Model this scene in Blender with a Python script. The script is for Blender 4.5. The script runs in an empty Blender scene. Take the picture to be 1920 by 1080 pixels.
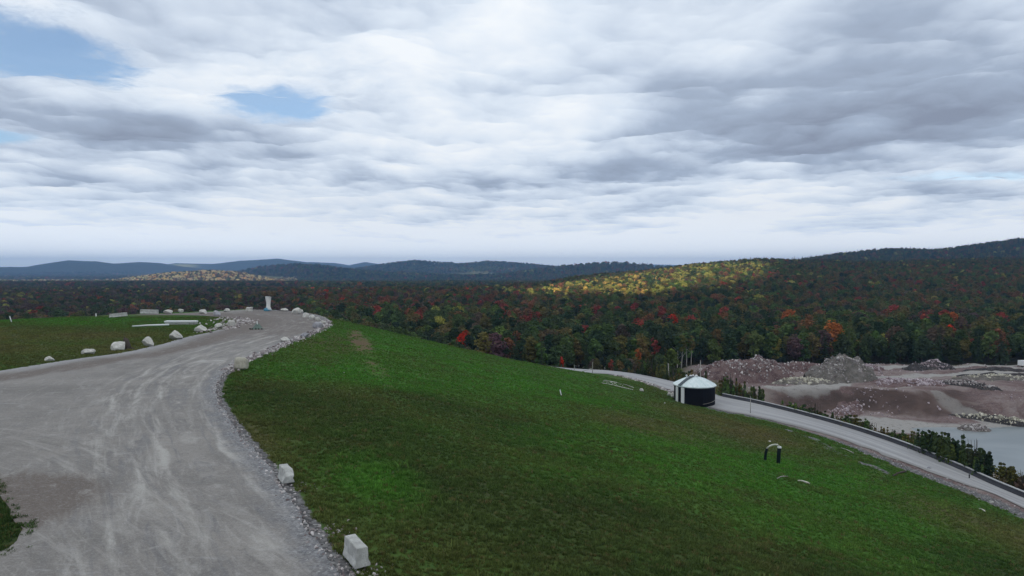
import bpy, bmesh, math, random
import numpy as np
from mathutils import Vector, Matrix, Euler
from mathutils.geometry import delaunay_2d_cdt

scene = bpy.context.scene
COL = scene.collection
rnd = random.Random(7)
npr = np.random.RandomState(11)

# ------------------------------------------------------------------ camera
CAM_H = 12.0
PITCH = math.radians(1.57)
F = 1280.0                      # focal length in photo pixels (24 mm lens)
cd = bpy.data.cameras.new("camera")
cam = bpy.data.objects.new("camera", cd)
COL.objects.link(cam)
cam.location = (0, 0, CAM_H)
cam.rotation_euler = (math.pi / 2 - PITCH, 0, 0)
cd.lens = 24.0
cd.sensor_width = 36.0
cd.clip_start = 0.5
cd.clip_end = 80000
scene.camera = cam
HORIZON = 540 - math.tan(PITCH) * F

def ray(px, py):
    dx, dz = (px - 960) / F, (540 - py) / F
    return (dx, math.cos(PITCH) + dz * math.sin(PITCH), -math.sin(PITCH) + dz * math.cos(PITCH))

def on(px, py, z):
    d = ray(px, py)
    t = (z - CAM_H) / d[2]
    return (d[0] * t, d[1] * t)

def px_size(n, y):              # n photo pixels at depth y, in metres
    return n / F * y

# ------------------------------------------------------------------ noise
def _hash(ix, iy, s):
    v = np.sin(ix * 127.1 + iy * 311.7 + s * 74.7) * 43758.5453
    return v - np.floor(v)

def vnoise(x, y, s=0):
    x = np.asarray(x, float); y = np.asarray(y, float)
    ix, iy = np.floor(x), np.floor(y)
    fx, fy = x - ix, y - iy
    fx = fx * fx * (3 - 2 * fx); fy = fy * fy * (3 - 2 * fy)
    a, b = _hash(ix, iy, s), _hash(ix + 1, iy, s)
    c, d = _hash(ix, iy + 1, s), _hash(ix + 1, iy + 1, s)
    return (a + (b - a) * fx) * (1 - fy) + (c + (d - c) * fx) * fy

def fbm(x, y, s=0, o=4):
    x = np.asarray(x, float); y = np.asarray(y, float)
    t, a, n = 0, .5, 0
    for k in range(o):
        t = t + a * vnoise(x * 2 ** k, y * 2 ** k, s + k * 13); n += a; a *= .5
    return t / n                # 0..1

def sstep(a, b, v):
    t = np.clip((v - a) / (b - a), 0, 1)
    return t * t * (3 - 2 * t)

def sd_poly(x, y, poly):
    """signed distance, negative inside"""
    x = np.asarray(x, float); y = np.asarray(y, float)
    d = np.full(x.shape, 1e18); s = np.ones(x.shape)
    n = len(poly)
    for i in range(n):
        ax, ay = poly[i]; bx, by = poly[(i + 1) % n]
        ex, ey = bx - ax, by - ay
        wx, wy = x - ax, y - ay
        t = np.clip((wx * ex + wy * ey) / (ex * ex + ey * ey + 1e-12), 0, 1)
        d = np.minimum(d, (wx - ex * t) ** 2 + (wy - ey * t) ** 2)
        c1 = y >= ay; c2 = y < by; c3 = ex * wy > ey * wx
        flip = (c1 & c2 & c3) | (~c1 & ~c2 & ~c3)
        s = np.where(flip, -s, s)
    return s * np.sqrt(d)

def d_line(x, y, line):
    """distance to a polyline and arc length of the foot point"""
    x = np.asarray(x, float); y = np.asarray(y, float)
    d = np.full(x.shape, 1e18); arc = np.zeros(x.shape); L = 0.0
    for i in range(len(line) - 1):
        ax, ay = line[i]; bx, by = line[i + 1]
        ex, ey = bx - ax, by - ay
        l = math.hypot(ex, ey)
        t = np.clip(((x - ax) * ex + (y - ay) * ey) / (l * l + 1e-12), 0, 1)
        q = (x - ax - ex * t) ** 2 + (y - ay - ey * t) ** 2
        arc = np.where(q < d, L + t * l, arc)
        d = np.minimum(d, q); L += l
    return np.sqrt(d), arc

def smooth_line(pts, step=2.0):
    """Catmull-Rom through the points, resampled"""
    P = [Vector((p[0], p[1], 0)) for p in pts]
    P = [P[0] * 2 - P[1]] + P + [P[-1] * 2 - P[-2]]
    out = []
    for i in range(1, len(P) - 2):
        n = max(1, int((P[i + 1] - P[i]).length / step))
        for k in range(n):
            t = k / n
            a, b, c, d = P[i - 1], P[i], P[i + 1], P[i + 2]
            v = .5 * ((2 * b) + (c - a) * t + (2 * a - 5 * b + 4 * c - d) * t * t + (3 * b - a - 3 * c + d) * t ** 3)
            out.append((v.x, v.y))
    out.append((P[-2].x, P[-2].y))
    return out

# ------------------------------------------------------------------ plan of the place
Z_LOW = -17.0
right_edge_px = [(640, 1080), (585, 1000), (520, 900), (455, 820), (408, 750), (408, 718), (440, 686), (530, 646),
                 (590, 622), (614, 604), (600, 592), (560, 585), (500, 580.5)]
right_edge = [(8, -60), (5, -20), (1, 8)] + [on(a, b, 0) for a, b in right_edge_px]
right_edge = smooth_line(right_edge, 2.5)
left_edge_px = [(250, 591), (310, 590.5), (370, 591.5), (420, 595), (452, 601), (440, 608), (400, 621), (350, 632),
                (300, 646), (230, 661), (170, 669), (100, 679), (0, 695), (-200, 722), (-500, 770)]
left_edge = smooth_line([on(a, b, 0) for a, b in left_edge_px], 2.5)
corner = [(-46, 44), (-34, 41), (-29.3, 38.3), (-25.8, 34.6), (-22.7, 31.5), (-21.5, 29), (-23.2, 24), (-31, 12), (-36, -30)]
far_edge = [on(a, b, 0) for a, b in [(455, 580.5), (400, 584.5), (330, 587.5), (270, 589)]]
road_poly = right_edge + far_edge + left_edge + [(-95, 46)] + corner + [(-36, -60)]

plateau = right_edge + [on(a, b, 0) for a, b in [(455, 579), (400, 582), (300, 586), (220, 589.5), (120, 594), (0, 600), (-150, 606)]] + \
    [(-240, 120), (-280, 40), (-240, -80), (-60, -120), (8, -110)]

low_near_px = [(1920, 952), (1800, 905), (1700, 869), (1600, 831), (1500, 801), (1400, 778), (1340, 767), (1270, 738), (1200, 713), (1140, 701), (1085, 698)]
low_far_px = [(1920, 932), (1800, 879), (1700, 838), (1600, 804), (1500, 776), (1410, 754), (1350, 742), (1290, 722), (1200, 702), (1130, 693.5), (1075, 691)]
low_near = [on(a, b, Z_LOW) for a, b in low_near_px]
low_far = [on(a, b, Z_LOW) for a, b in low_far_px]
low_near = [(60, 10), (62.5, 50)] + low_near + [(-5, 212)]
low_far = [(68, 10), (68.5, 50)] + low_far + [(-12, 219)]
low_near = smooth_line(low_near, 3); low_far = smooth_line(low_far, 3)
toe = [(56, -140), (57, -40)] + [(p[0] - .9, p[1] - .5) for p in low_near] + [(-60, 236), (-120, 244), (-220, 215), (-300, 150), (-340, 40), (-300, -140), (-60, -180)]

Z_TERR, Z_PIT, Z_POND = -21.0, -26.3, -26.9
crest_x = [40, 60, 70, 86, 97, 108, 116, 122, 135, 400]
crest_y = [190, 190, 190, 191, 189, 184, 185, 188, 190, 190]
crest_w = [7, 7, 7, 7, 7, 7, 8, 18, 36, 36]
pond_poly = [on(a, b, Z_POND) for a, b in [(1690, 800), (1760, 798), (1830, 800), (1920, 797), (2150, 800), (2300, 900), (2100, 1000), (1940, 925), (1868, 893), (1815, 862), (1760, 828), (1715, 814)]]
pond_poly = smooth_line(pond_poly + [pond_poly[0]], 3)[:-1]

# far relief: layers of (forward depth, width in depth, [(photo x, photo y of the skyline)])
LAYERS = [
    (2000, 420, [(1440, 512), (1500, 487), (1560, 478), (1660, 467), (1760, 468), (1850, 456), (1920, 445), (2100, 430), (2400, 430)], 9),
    (2600, 330, [(100, 540), (180, 531), (250, 521), (330, 511), (400, 508), (445, 512), (500, 522), (560, 532)], 9),
    (3500, 420, [(400, 522), (450, 512), (500, 503), (560, 497.5), (600, 499), (650, 506), (720, 513), (800, 517)], 6),
    (3300, 400, [(930, 518), (1000, 508), (1060, 502), (1130, 497), (1180, 497.5), (1230, 502), (1320, 510)], 6),
    (5000, 600, [(640, 513), (700, 502), (740, 496), (780, 492), (820, 496), (870, 498), (915, 492.5), (960, 495), (1010, 500), (1060, 505), (1120, 512)], 0),
    (6500, 700, [(-300, 505), (-120, 498), (0, 500), (50, 501), (90, 494), (130, 488), (180, 489), (215, 494), (265, 491), (300, 493), (345, 500), (400, 507), (470, 513)], 0),
    (8000, 700, [(250, 505), (330, 493), (400, 494), (450, 488.5), (520, 485), (555, 490), (610, 496), (660, 501), (720, 508)], 0),
    (10000, 800, [(530, 500), (580, 490), (630, 492.5), (655, 497), (685, 491), (720, 496), (770, 502), (820, 508)], 0),
    (13000, 900, [(-200, 486), (-60, 488), (0, 488), (50, 492), (92, 489), (130, 500), (200, 506)], 0),
    (13500, 900, [(1000, 505), (1050, 499), (1085, 497), (1120, 500), (1170, 500), (1220, 496), (1270, 497), (1330, 501), (1400, 506), (1800, 506)], 0),
]
# nearer wooded ridge
RIDGE_PX = [-400, 0, 300, 480, 560, 700, 850, 1000, 1060, 1130, 1200, 1300, 1420, 1500, 1600, 1800, 1920, 2300]
RIDGE_TOP = [545, 545, 544, 543, 541, 538, 537, 528, 518, 510, 504, 491, 480, 484, 486, 482, 480, 470]
RIDGE_D = [700, 700, 700, 680, 650, 650, 680, 760, 830, 900, 960, 1040, 1100, 1150, 1150, 1150, 1150, 1150]

def height(x, y):
    x = np.asarray(x, float); y = np.asarray(y, float)
    r = np.hypot(x, y)
    yy = np.maximum(y, 30.0)
    p = np.clip(x / yy * F + 960, -900, 2900)
    # wooded ridge and plain
    rd = np.interp(p, RIDGE_PX, RIDGE_D)
    rt = np.interp(p, RIDGE_PX, RIDGE_TOP)
    rz = CAM_H + (HORIZON - rt) / F * rd - 10.0
    base = np.where(p < 900, -24.0, -22.5)
    plain = -24 - 26 * sstep(900, 3500, y)
    up = sstep(0.36, 1.0, y / rd) * .55 + np.clip((y / rd - .36) / .64, 0, 1) * .45
    down = sstep(1.0, 1.75, y / rd)
    z = np.where(y < rd, base + (rz - base) * up, rz + (plain - rz) * down)
    z = np.where(y < 60, base, z)
    add = np.zeros(x.shape)
    for (D, W, pts, th) in LAYERS:
        ps = [q[0] for q in pts]
        zt = CAM_H + (HORIZON - np.array([q[1] for q in pts])) / F * D - th
        a = np.interp(p, ps, zt - (-50), left=max(0, zt[0] + 50), right=max(0, zt[-1] + 50))
        a = a * sstep(ps[0] - 260, ps[0], p) * (1 - sstep(ps[-1], ps[-1] + 260, p))
        g = np.exp(-((y - D) / W) ** 2)
        add = np.maximum(add, np.maximum(a, 0) * g)
    z = np.where(y > 1200, np.maximum(z, -50 + add), z)
    z = z + (fbm(x / 90, y / 90, 3, 3) - .5) * 5 * sstep(330, 700, r) + (fbm(x / 500, y / 500, 9, 3) - .5) * 16 * sstep(1500, 4000, r)
    z = np.where(r > 9000, z + (fbm(x / 900, y / 900, 19, 3) - .5) * 14, z)
    # the quarry yard
    near = r < 520
    if np.any(near):
        xn, yn = x[near], y[near]
        zn = z[near]
        q = quarry_mask(xn, yn)
        yc = np.interp(xn, crest_x, crest_y) + (fbm(xn / 9, yn / 9, 5, 3) - .5) * 5
        w = np.interp(xn, crest_x, crest_w)
        tz = Z_PIT + (Z_TERR - Z_PIT) * sstep(0, 1, (yn - (yc - w)) / w)
        tz = tz + ((fbm(xn / 8, yn / 8, 21, 4) - .5) * 1.5 + (np.abs(fbm(xn / 4, yn / 5, 23, 3) - .5) - .12) * 1.6 * sstep(120, 175, yn)) * sstep(0, 6, np.abs(yn - 150))
        sp = sd_poly(xn, yn, pond_poly)
        tz = np.where(sp < 6, np.minimum(tz, Z_POND + .25 + np.clip(sp, -8, 6) * .16), tz)
        zn = zn + (tz - zn) * q
        # hill with the upper road
        dp = sd_poly(xn, yn, plateau); dt = sd_poly(xn, yn, toe)
        shelf = np.maximum(zn, Z_LOW - .08 - .60 * np.maximum(dt - 8.2, 0))
        shelf = np.where((dt > 0) & (dt < 8.2), Z_LOW - .08, shelf)
        u = np.clip(dp, 0, None) / (np.clip(dp, 0, None) + np.clip(-dt, 0, None) + 1e-6)
        prof = .62 * u + .38 * u * u * (3 - 2 * u)
        lump = (fbm(xn / 16, yn / 16, 31, 3) - .5) * 1.1 + (fbm(xn / 3.2, yn / 3.2, 41, 2) - .5) * .28
        slope = -.06 - (-Z_LOW) * prof + lump * sstep(0.02, .2, u) * (1 - sstep(.85, 1, u))
        zn = np.where(dt >= 0, shelf, np.where(dp <= 0, -.06, slope))
        z[near] = zn
    return z

def quarry_mask(x, y):
    yb = np.interp(x, [0, 50, 62, 400], [205, 218, 236, 238])
    m = sstep(50, 61, x + np.maximum(150 - y, 0) * .2) * (1 - sstep(yb - 3, yb + 8, y)) * sstep(40, 70, y)
    return m

def hz(x, y):
    return float(height(np.array([x]), np.array([y]))[0])

# ------------------------------------------------------------------ mesh helpers
def mesh_obj(name, verts, faces, mat=None, parent=None, smooth=False, link=True):
    me = bpy.data.meshes.new(name)
    me.from_pydata([tuple(v) for v in verts], [], [tuple(f) for f in faces])
    if mat: me.materials.append(mat)
    if smooth: me.polygons.foreach_set("use_smooth", [True] * len(me.polygons))
    me.update()
    o = bpy.data.objects.new(name, me)
    if link: COL.objects.link(o)
    if parent: o.parent = parent
    return o

def fast_mesh(name, V, Q, mat=None, smooth=True):
    """V (n,3), Q (m,4) or (m,3) arrays"""
    me = bpy.data.meshes.new(name)
    k = Q.shape[1]
    me.vertices.add(len(V)); me.vertices.foreach_set("co", V.astype(np.float32).ravel())
    me.loops.add(Q.size); me.loops.foreach_set("vertex_index", Q.astype(np.int32).ravel())
    me.polygons.add(len(Q))
    me.polygons.foreach_set("loop_start", np.arange(0, Q.size, k, dtype=np.int32))
    me.polygons.foreach_set("loop_total", np.full(len(Q), k, dtype=np.int32))
    me.polygons.foreach_set("use_smooth", np.full(len(Q), smooth))
    me.update(calc_edges=True)
    if mat: me.materials.append(mat)
    return me

def fattr(me, name, a, dom='POINT'):
    at = me.attributes.new(name, 'FLOAT', dom)
    at.data.foreach_set("value", np.asarray(a, np.float32).ravel())

def vattr(me, name, a, dom='POINT'):
    at = me.attributes.new(name, 'FLOAT_VECTOR', dom)
    at.data.foreach_set("vector", np.asarray(a, np.float32).ravel())

def link_mesh(name, me, parent=None):
    o = bpy.data.objects.new(name, me); COL.objects.link(o)
    if parent: o.parent = parent
    return o

def tag(o, label=None, cat=None, group=None, kind=None):
    if label: o["label"] = label
    if cat: o["category"] = cat
    if group: o["group"] = group
    if kind: o["kind"] = kind
    return o

def thing(name, label, cat, loc, rz=0, group=None):
    o = bpy.data.objects.new(name, None); COL.objects.link(o)
    o.location = loc; o.rotation_euler = (0, 0, rz); o.empty_display_size = .3
    return tag(o, label, cat, group)

class MB:
    """collects simple shapes into one mesh"""
    def __init__(s): s.v, s.f = [], []
    def add(s, v, f):
        b = len(s.v); s.v += [tuple(q) for q in v]; s.f += [tuple(i + b for i in q) for q in f]
    def box(s, c, d, rz=0, bev=0.0):
        bm = bmesh.new(); bmesh.ops.create_cube(bm, size=1)
        for v in bm.verts: v.co = Vector((v.co.x * d[0], v.co.y * d[1], v.co.z * d[2]))
        if bev: bmesh.ops.bevel(bm, geom=bm.edges[:], offset=bev, segments=2, affect='EDGES')
        M = Matrix.Translation(c) @ Matrix.Rotation(rz, 4, 'Z')
        bm.verts.index_update()
        s.add([M @ v.co for v in bm.verts], [[v.index for v in f.verts] for f in bm.faces]); bm.free()
    def tube(s, pts, radii, n=8, cap=True):
        P = [Vector(p) for p in pts]
        if not hasattr(radii, '__len__'): radii = [radii] * len(P)
        V, Fc = [], []
        for i, p in enumerate(P):
            t = (P[min(i + 1, len(P) - 1)] - P[max(i - 1, 0)]).normalized()
            a = t.orthogonal().normalized() if abs(t.z) < .9 else Vector((1, 0, 0)); a = (a - t * a.dot(t)).normalized(); b = t.cross(a)
            for k in range(n):
                w = 2 * math.pi * k / n
                V.append(p + (a * math.cos(w) + b * math.sin(w)) * radii[i])
        for i in range(len(P) - 1):
            for k in range(n):
                Fc.append((i * n + k, i * n + (k + 1) % n, (i + 1) * n + (k + 1) % n, (i + 1) * n + k))
        if cap:
            Fc.append(tuple(range(n))[::-1]); Fc.append(tuple((len(P) - 1) * n + k for k in range(n)))
        s.add(V, Fc)
    def sweep(s, path, prof):
        """path of (x,y,z); closed profile of (across, up)"""
        P = [Vector(p) for p in path]; m = len(prof); V, Fc = [], []
        for i, p in enumerate(P):
            t = P[min(i + 1, len(P) - 1)] - P[max(i - 1, 0)]; t.z = 0; t.normalize()
            nrm = Vector((t.y, -t.x, 0))
            for a, u in prof: V.append(p + nrm * a + Vector((0, 0, u)))
        for i in range(len(P) - 1):
            for k in range(m):
                Fc.append((i * m + k, i * m + (k + 1) % m, (i + 1) * m + (k + 1) % m, (i + 1) * m + k))
        Fc.append(tuple(range(m))[::-1]); Fc.append(tuple((len(P) - 1) * m + k for k in range(m)))
        s.add(V, Fc)
    def build(s, name, mat, parent=None, smooth=False):
        o = mesh_obj(name, s.v, s.f, mat, parent, smooth)
        bm = bmesh.new(); bm.from_mesh(o.data); bmesh.ops.recalc_face_normals(bm, faces=bm.faces[:]); bm.to_mesh(o.data); bm.free()
        return o

def rock_arrays(seed, sub=3, cuts=11, rough=.05):
    bm = bmesh.new(); bmesh.ops.create_icosphere(bm, subdivisions=sub, radius=1)
    r = random.Random(seed)
    planes = []
    for k in range(cuts):
        n = Vector((r.gauss(0, 1), r.gauss(0, 1), r.gauss(0, .9))).normalized(); planes.append((n, r.uniform(.52, .85)))
    off = [r.uniform(0, 99) for _ in range(3)]
    from mathutils import noise as mn
    for v in bm.verts:
        c = v.co.copy()
        for n, d in planes:
            q = c.dot(n)
            if q > d: c -= n * (q - d) * .93
        if rough:
            w = mn.noise(c * 2.3 + Vector(off)) * rough * 1.6 + mn.noise(c * 6 + Vector(off)) * rough
            c += v.co.normalized() * w
        v.co = c
    bm.verts.index_update()
    V = np.array([v.co[:] for v in bm.verts]); Q = np.array([[v.index for v in f.verts] for f in bm.faces]); bm.free()
    mn_, mx = V.min(0), V.max(0)
    V = (V - (mn_ + mx) / 2) / ((mx - mn_) / 2)
    return V, Q

# ------------------------------------------------------------------ materials
def new_mat(name):
    m = bpy.data.materials.new(name); m.use_nodes = True
    nt = m.node_tree; nt.nodes.clear()
    return m, nt, nt.nodes, nt.links

class NT:
    """tiny node-building helper"""
    def __init__(s, name):
        s.m, s.nt, s.n, s.l = new_mat(name)
        s.out = s.n.new('ShaderNodeOutputMaterial')
    def set(s, sock, v):
        if hasattr(v, 'is_output'): s.l.new(v, sock)
        elif v is not None:
            if sock.type == 'RGBA' and len(v) == 3: v = (*v, 1)
            sock.default_value = v
    def math(s, op, a, b=None, c=None, clamp=False):
        n = s.n.new('ShaderNodeMath'); n.operation = op; n.use_clamp = clamp
        for i, v in enumerate((a, b, c)):
            if v is not None: s.set(n.inputs[i], v)
        return n.outputs[0]
    def vmath(s, op, a, b=None):
        n = s.n.new('ShaderNodeVectorMath'); n.operation = op
        s.set(n.inputs[0], a)
        if b is not None: s.set(n.inputs[1], b)
        return n.outputs['Value'] if op in ('LENGTH', 'DOT_PRODUCT', 'DISTANCE') else n.outputs['Vector']
    def mix(s, f, a, b, mode='MIX'):
        n = s.n.new('ShaderNodeMix'); n.data_type = 'RGBA'; n.blend_type = mode
        s.set(n.inputs['Factor'], f); s.set(n.inputs[6], a); s.set(n.inputs[7], b)
        return n.outputs[2]
    def noise(s, vec, scale, detail=4, rough=.55, dist=0.0, dim='3D'):
        n = s.n.new('ShaderNodeTexNoise'); n.noise_dimensions = dim
        s.set(n.inputs['Vector'], vec); n.inputs['Scale'].default_value = scale; n.inputs['Detail'].default_value = detail
        n.inputs['Roughness'].default_value = rough; n.inputs['Distortion'].default_value = dist
        return n.outputs['Fac']
    def voronoi(s, vec, scale, feat='F1', out='Distance'):
        n = s.n.new('ShaderNodeTexVoronoi'); n.feature = feat
        s.set(n.inputs['Vector'], vec); n.inputs['Scale'].default_value = scale
        return n.outputs[out]
    def ramp(s, f, stops, interp='LINEAR'):
        n = s.n.new('ShaderNodeValToRGB'); s.set(n.inputs[0], f); e = n.color_ramp.elements
        n.color_ramp.interpolation = interp
        while len(e) < len(stops): e.new(.5)
        for k, (p, c) in enumerate(stops):
            e[k].position = p; e[k].color = (*c, 1) if hasattr(c, '__len__') else (c, c, c, 1)
        return n.outputs[0]
    def maprange(s, v, a, b, c=0.0, d=1.0, smooth=True):
        n = s.n.new('ShaderNodeMapRange'); n.interpolation_type = 'SMOOTHSTEP' if smooth else 'LINEAR'
        s.set(n.inputs[0], v)
        for i, q in enumerate((a, b, c, d)): n.inputs[i + 1].default_value = q
        return n.outputs[0]
    def attr(s, name, typ='GEOMETRY', out='Fac'):
        n = s.n.new('ShaderNodeAttribute'); n.attribute_name = name; n.attribute_type = typ
        return n.outputs[out]
    def pos(s): return s.n.new('ShaderNodeNewGeometry').outputs['Position']
    def obj(s): return s.n.new('ShaderNodeTexCoord').outputs['Object']
    def scale(s, v, sc): return s.vmath('MULTIPLY', v, sc)
    def bump(s, h, strength, dist):
        n = s.n.new('ShaderNodeBump'); n.inputs['Strength'].default_value = strength; n.inputs['Distance'].default_value = dist
        s.set(n.inputs['Height'], h); return n.outputs[0]
    def principled(s, color, rough=.9, spec=.2, normal=None, metal=0):
        n = s.n.new('ShaderNodeBsdfPrincipled')
        s.set(n.inputs['Base Color'], color); s.set(n.inputs['Roughness'], rough); n.inputs['Specular IOR Level'].default_value = spec
        n.inputs['Metallic'].default_value = metal
        if normal is not None: s.l.new(normal, n.inputs['Normal'])
        s.l.new(n.outputs[0], s.out.inputs['Surface']); return n

def simple_mat(name, col, rough=.8, spec=.3, var=.25, scale=3.0, metal=0, bump=.0, stain=None):
    t = NT(name)
    p = t.obj()
    n = t.noise(p, scale, 6, .6)
    c = t.mix(n, tuple(v * (1 - var) for v in col), tuple(min(1, v * (1 + var)) for v in col))
    if stain:
        n2 = t.noise(p, scale * .6, 8, .7, .5)
        c = t.mix(t.maprange(n2, .5, .68), c, stain)
    t.principled(c, rough, spec, t.bump(n, bump, .05) if bump else None, metal)
    return t.m

# --- ground
def ground_material():
    t = NT("ground_cover")
    p = t.pos()
    fine = t.noise(p, 2.6, 5, .7)
    mid = t.noise(p, .42, 6, .62, .4)
    big = t.noise(p, .05, 5, .55, .8)
    streak = t.noise(t.scale(p, (.25, .9, .5)), .9, 5, .6, .6)
    g = t.ramp(big, [(.32, (.034, .092, .014)), (.46, (.044, .118, .018)), (.56, (.066, .108, .025)), (.68, (.090, .094, .036))])
    g = t.mix(t.math('MULTIPLY', t.maprange(mid, .42, .75), .55), g, (.030, .060, .016))
    g = t.mix(t.math('MULTIPLY', t.maprange(streak, .5, .75), .55), g, (.055, .080, .020))
    g = t.mix(t.attr('rough'), g, t.mix(t.maprange(mid, .3, .65), (.032, .056, .018), (.054, .058, .026)))
    g = t.mix(t.attr('lush'), g, t.mix(t.maprange(mid, .3, .7), (.056, .165, .020), (.038, .108, .016)))
    g = t.mix(t.attr('olive'), g, t.mix(t.maprange(mid, .3, .7), (.105, .086, .040), (.066, .074, .026)))
    g = t.mix(t.math('MULTIPLY', t.maprange(fine, .45, .75), .6), g, (.088, .080, .036))
    g = t.mix(t.math('MULTIPLY', t.maprange(fine, .46, .2), .5), g, (.012, .024, .008))
    # bare soil and gravel verges
    soil = t.mix(fine, (.085, .056, .034), (.17, .115, .072))
    e = t.math('ADD', t.attr('soil'), t.math('MULTIPLY', t.math('MULTIPLY', t.math('SUBTRACT', mid, .5), 2.2), t.maprange(t.attr('soil'), .0, .3)))
    g = t.mix(t.math('MULTIPLY', t.maprange(e, .30, 1.0), .85), g, soil)
    speck = t.voronoi(p, 5.5, 'F1', 'Color')
    spk = t.math('MULTIPLY', speck, 1.0)
    verge = t.ramp(spk, [(0, (.045, .043, .045)), (.45, (.115, .11, .11)), (.8, (.20, .195, .19)), (1, (.45, .44, .42))])
    e2 = t.math('ADD', t.attr('verge'), t.math('MULTIPLY', t.math('SUBTRACT', t.noise(p, .9, 6, .7), .5), 1.3))
    g = t.mix(t.maprange(e2, .42, .62), g, verge)
    # quarry
    qn = t.noise(t.scale(p, (.6, 1.0, 1.0)), .12, 7, .65, .6)
    q = t.ramp(qn, [(.3, (.085, .055, .052)), (.45, (.150, .100, .094)), (.55, (.215, .168, .155)), (.7, (.27, .24, .215))])
    q = t.mix(t.math('MULTIPLY', t.maprange(fine, .4, .75), .5), q, (.30, .27, .25))
    tr = t.math('ADD', t.attr('track'), t.math('MULTIPLY', t.math('SUBTRACT', qn, .5), .6))
    q = t.mix(t.maprange(tr, .4, .75), q, t.mix(fine, (.26, .245, .225), (.38, .36, .335)))
    q = t.mix(t.math('MULTIPLY', t.maprange(t.noise(p, .9, 6, .75), .48, .3), .6), q, (.055, .042, .040))
    q = t.mix(t.attr('bank'), q, t.mix(t.maprange(qn, .35, .65), (.060, .044, .038), (.10, .066, .056)))
    g = t.mix(t.attr('quarry'), g, q)
    # forest floor and far woods
    wn = t.noise(p, .022, 6, .62, .3)
    wf = t.noise(p, .11, 5, .7)
    w = t.ramp(wn, [(.3, (.022, .034, .020)), (.43, (.040, .048, .022)), (.52, (.075, .045, .030)), (.6, (.050, .055, .024)), (.72, (.11, .060, .032))])
    w = t.mix(t.maprange(wf, .62, .35), w, (.012, .018, .010))
    w = t.mix(t.attr('field'), w, t.mix(t.noise(p, .004, 3), (.30, .24, .13), (.15, .20, .07)))
    w = t.mix(t.attr('floor'), w, t.mix(mid, (.018, .017, .011), (.035, .030, .017)))
    g = t.mix(t.attr('wood'), g, w)
    far = t.math('MULTIPLY', t.attr('wood'), 1.0)
    b1 = t.bump(t.math('ADD', fine, t.math('MULTIPLY', mid, 2.0)), .55, .22)
    bn = t.n.new('ShaderNodeBump'); bn.inputs['Strength'].default_value = .8; bn.inputs['Distance'].default_value = 9
    t.set(bn.inputs['Height'], t.math('MULTIPLY', wf, far)); t.l.new(b1, bn.inputs['Normal'])
    t.principled(g, .95, .05, bn.outputs[0])
    return t.m

M_ground = ground_material()

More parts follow.
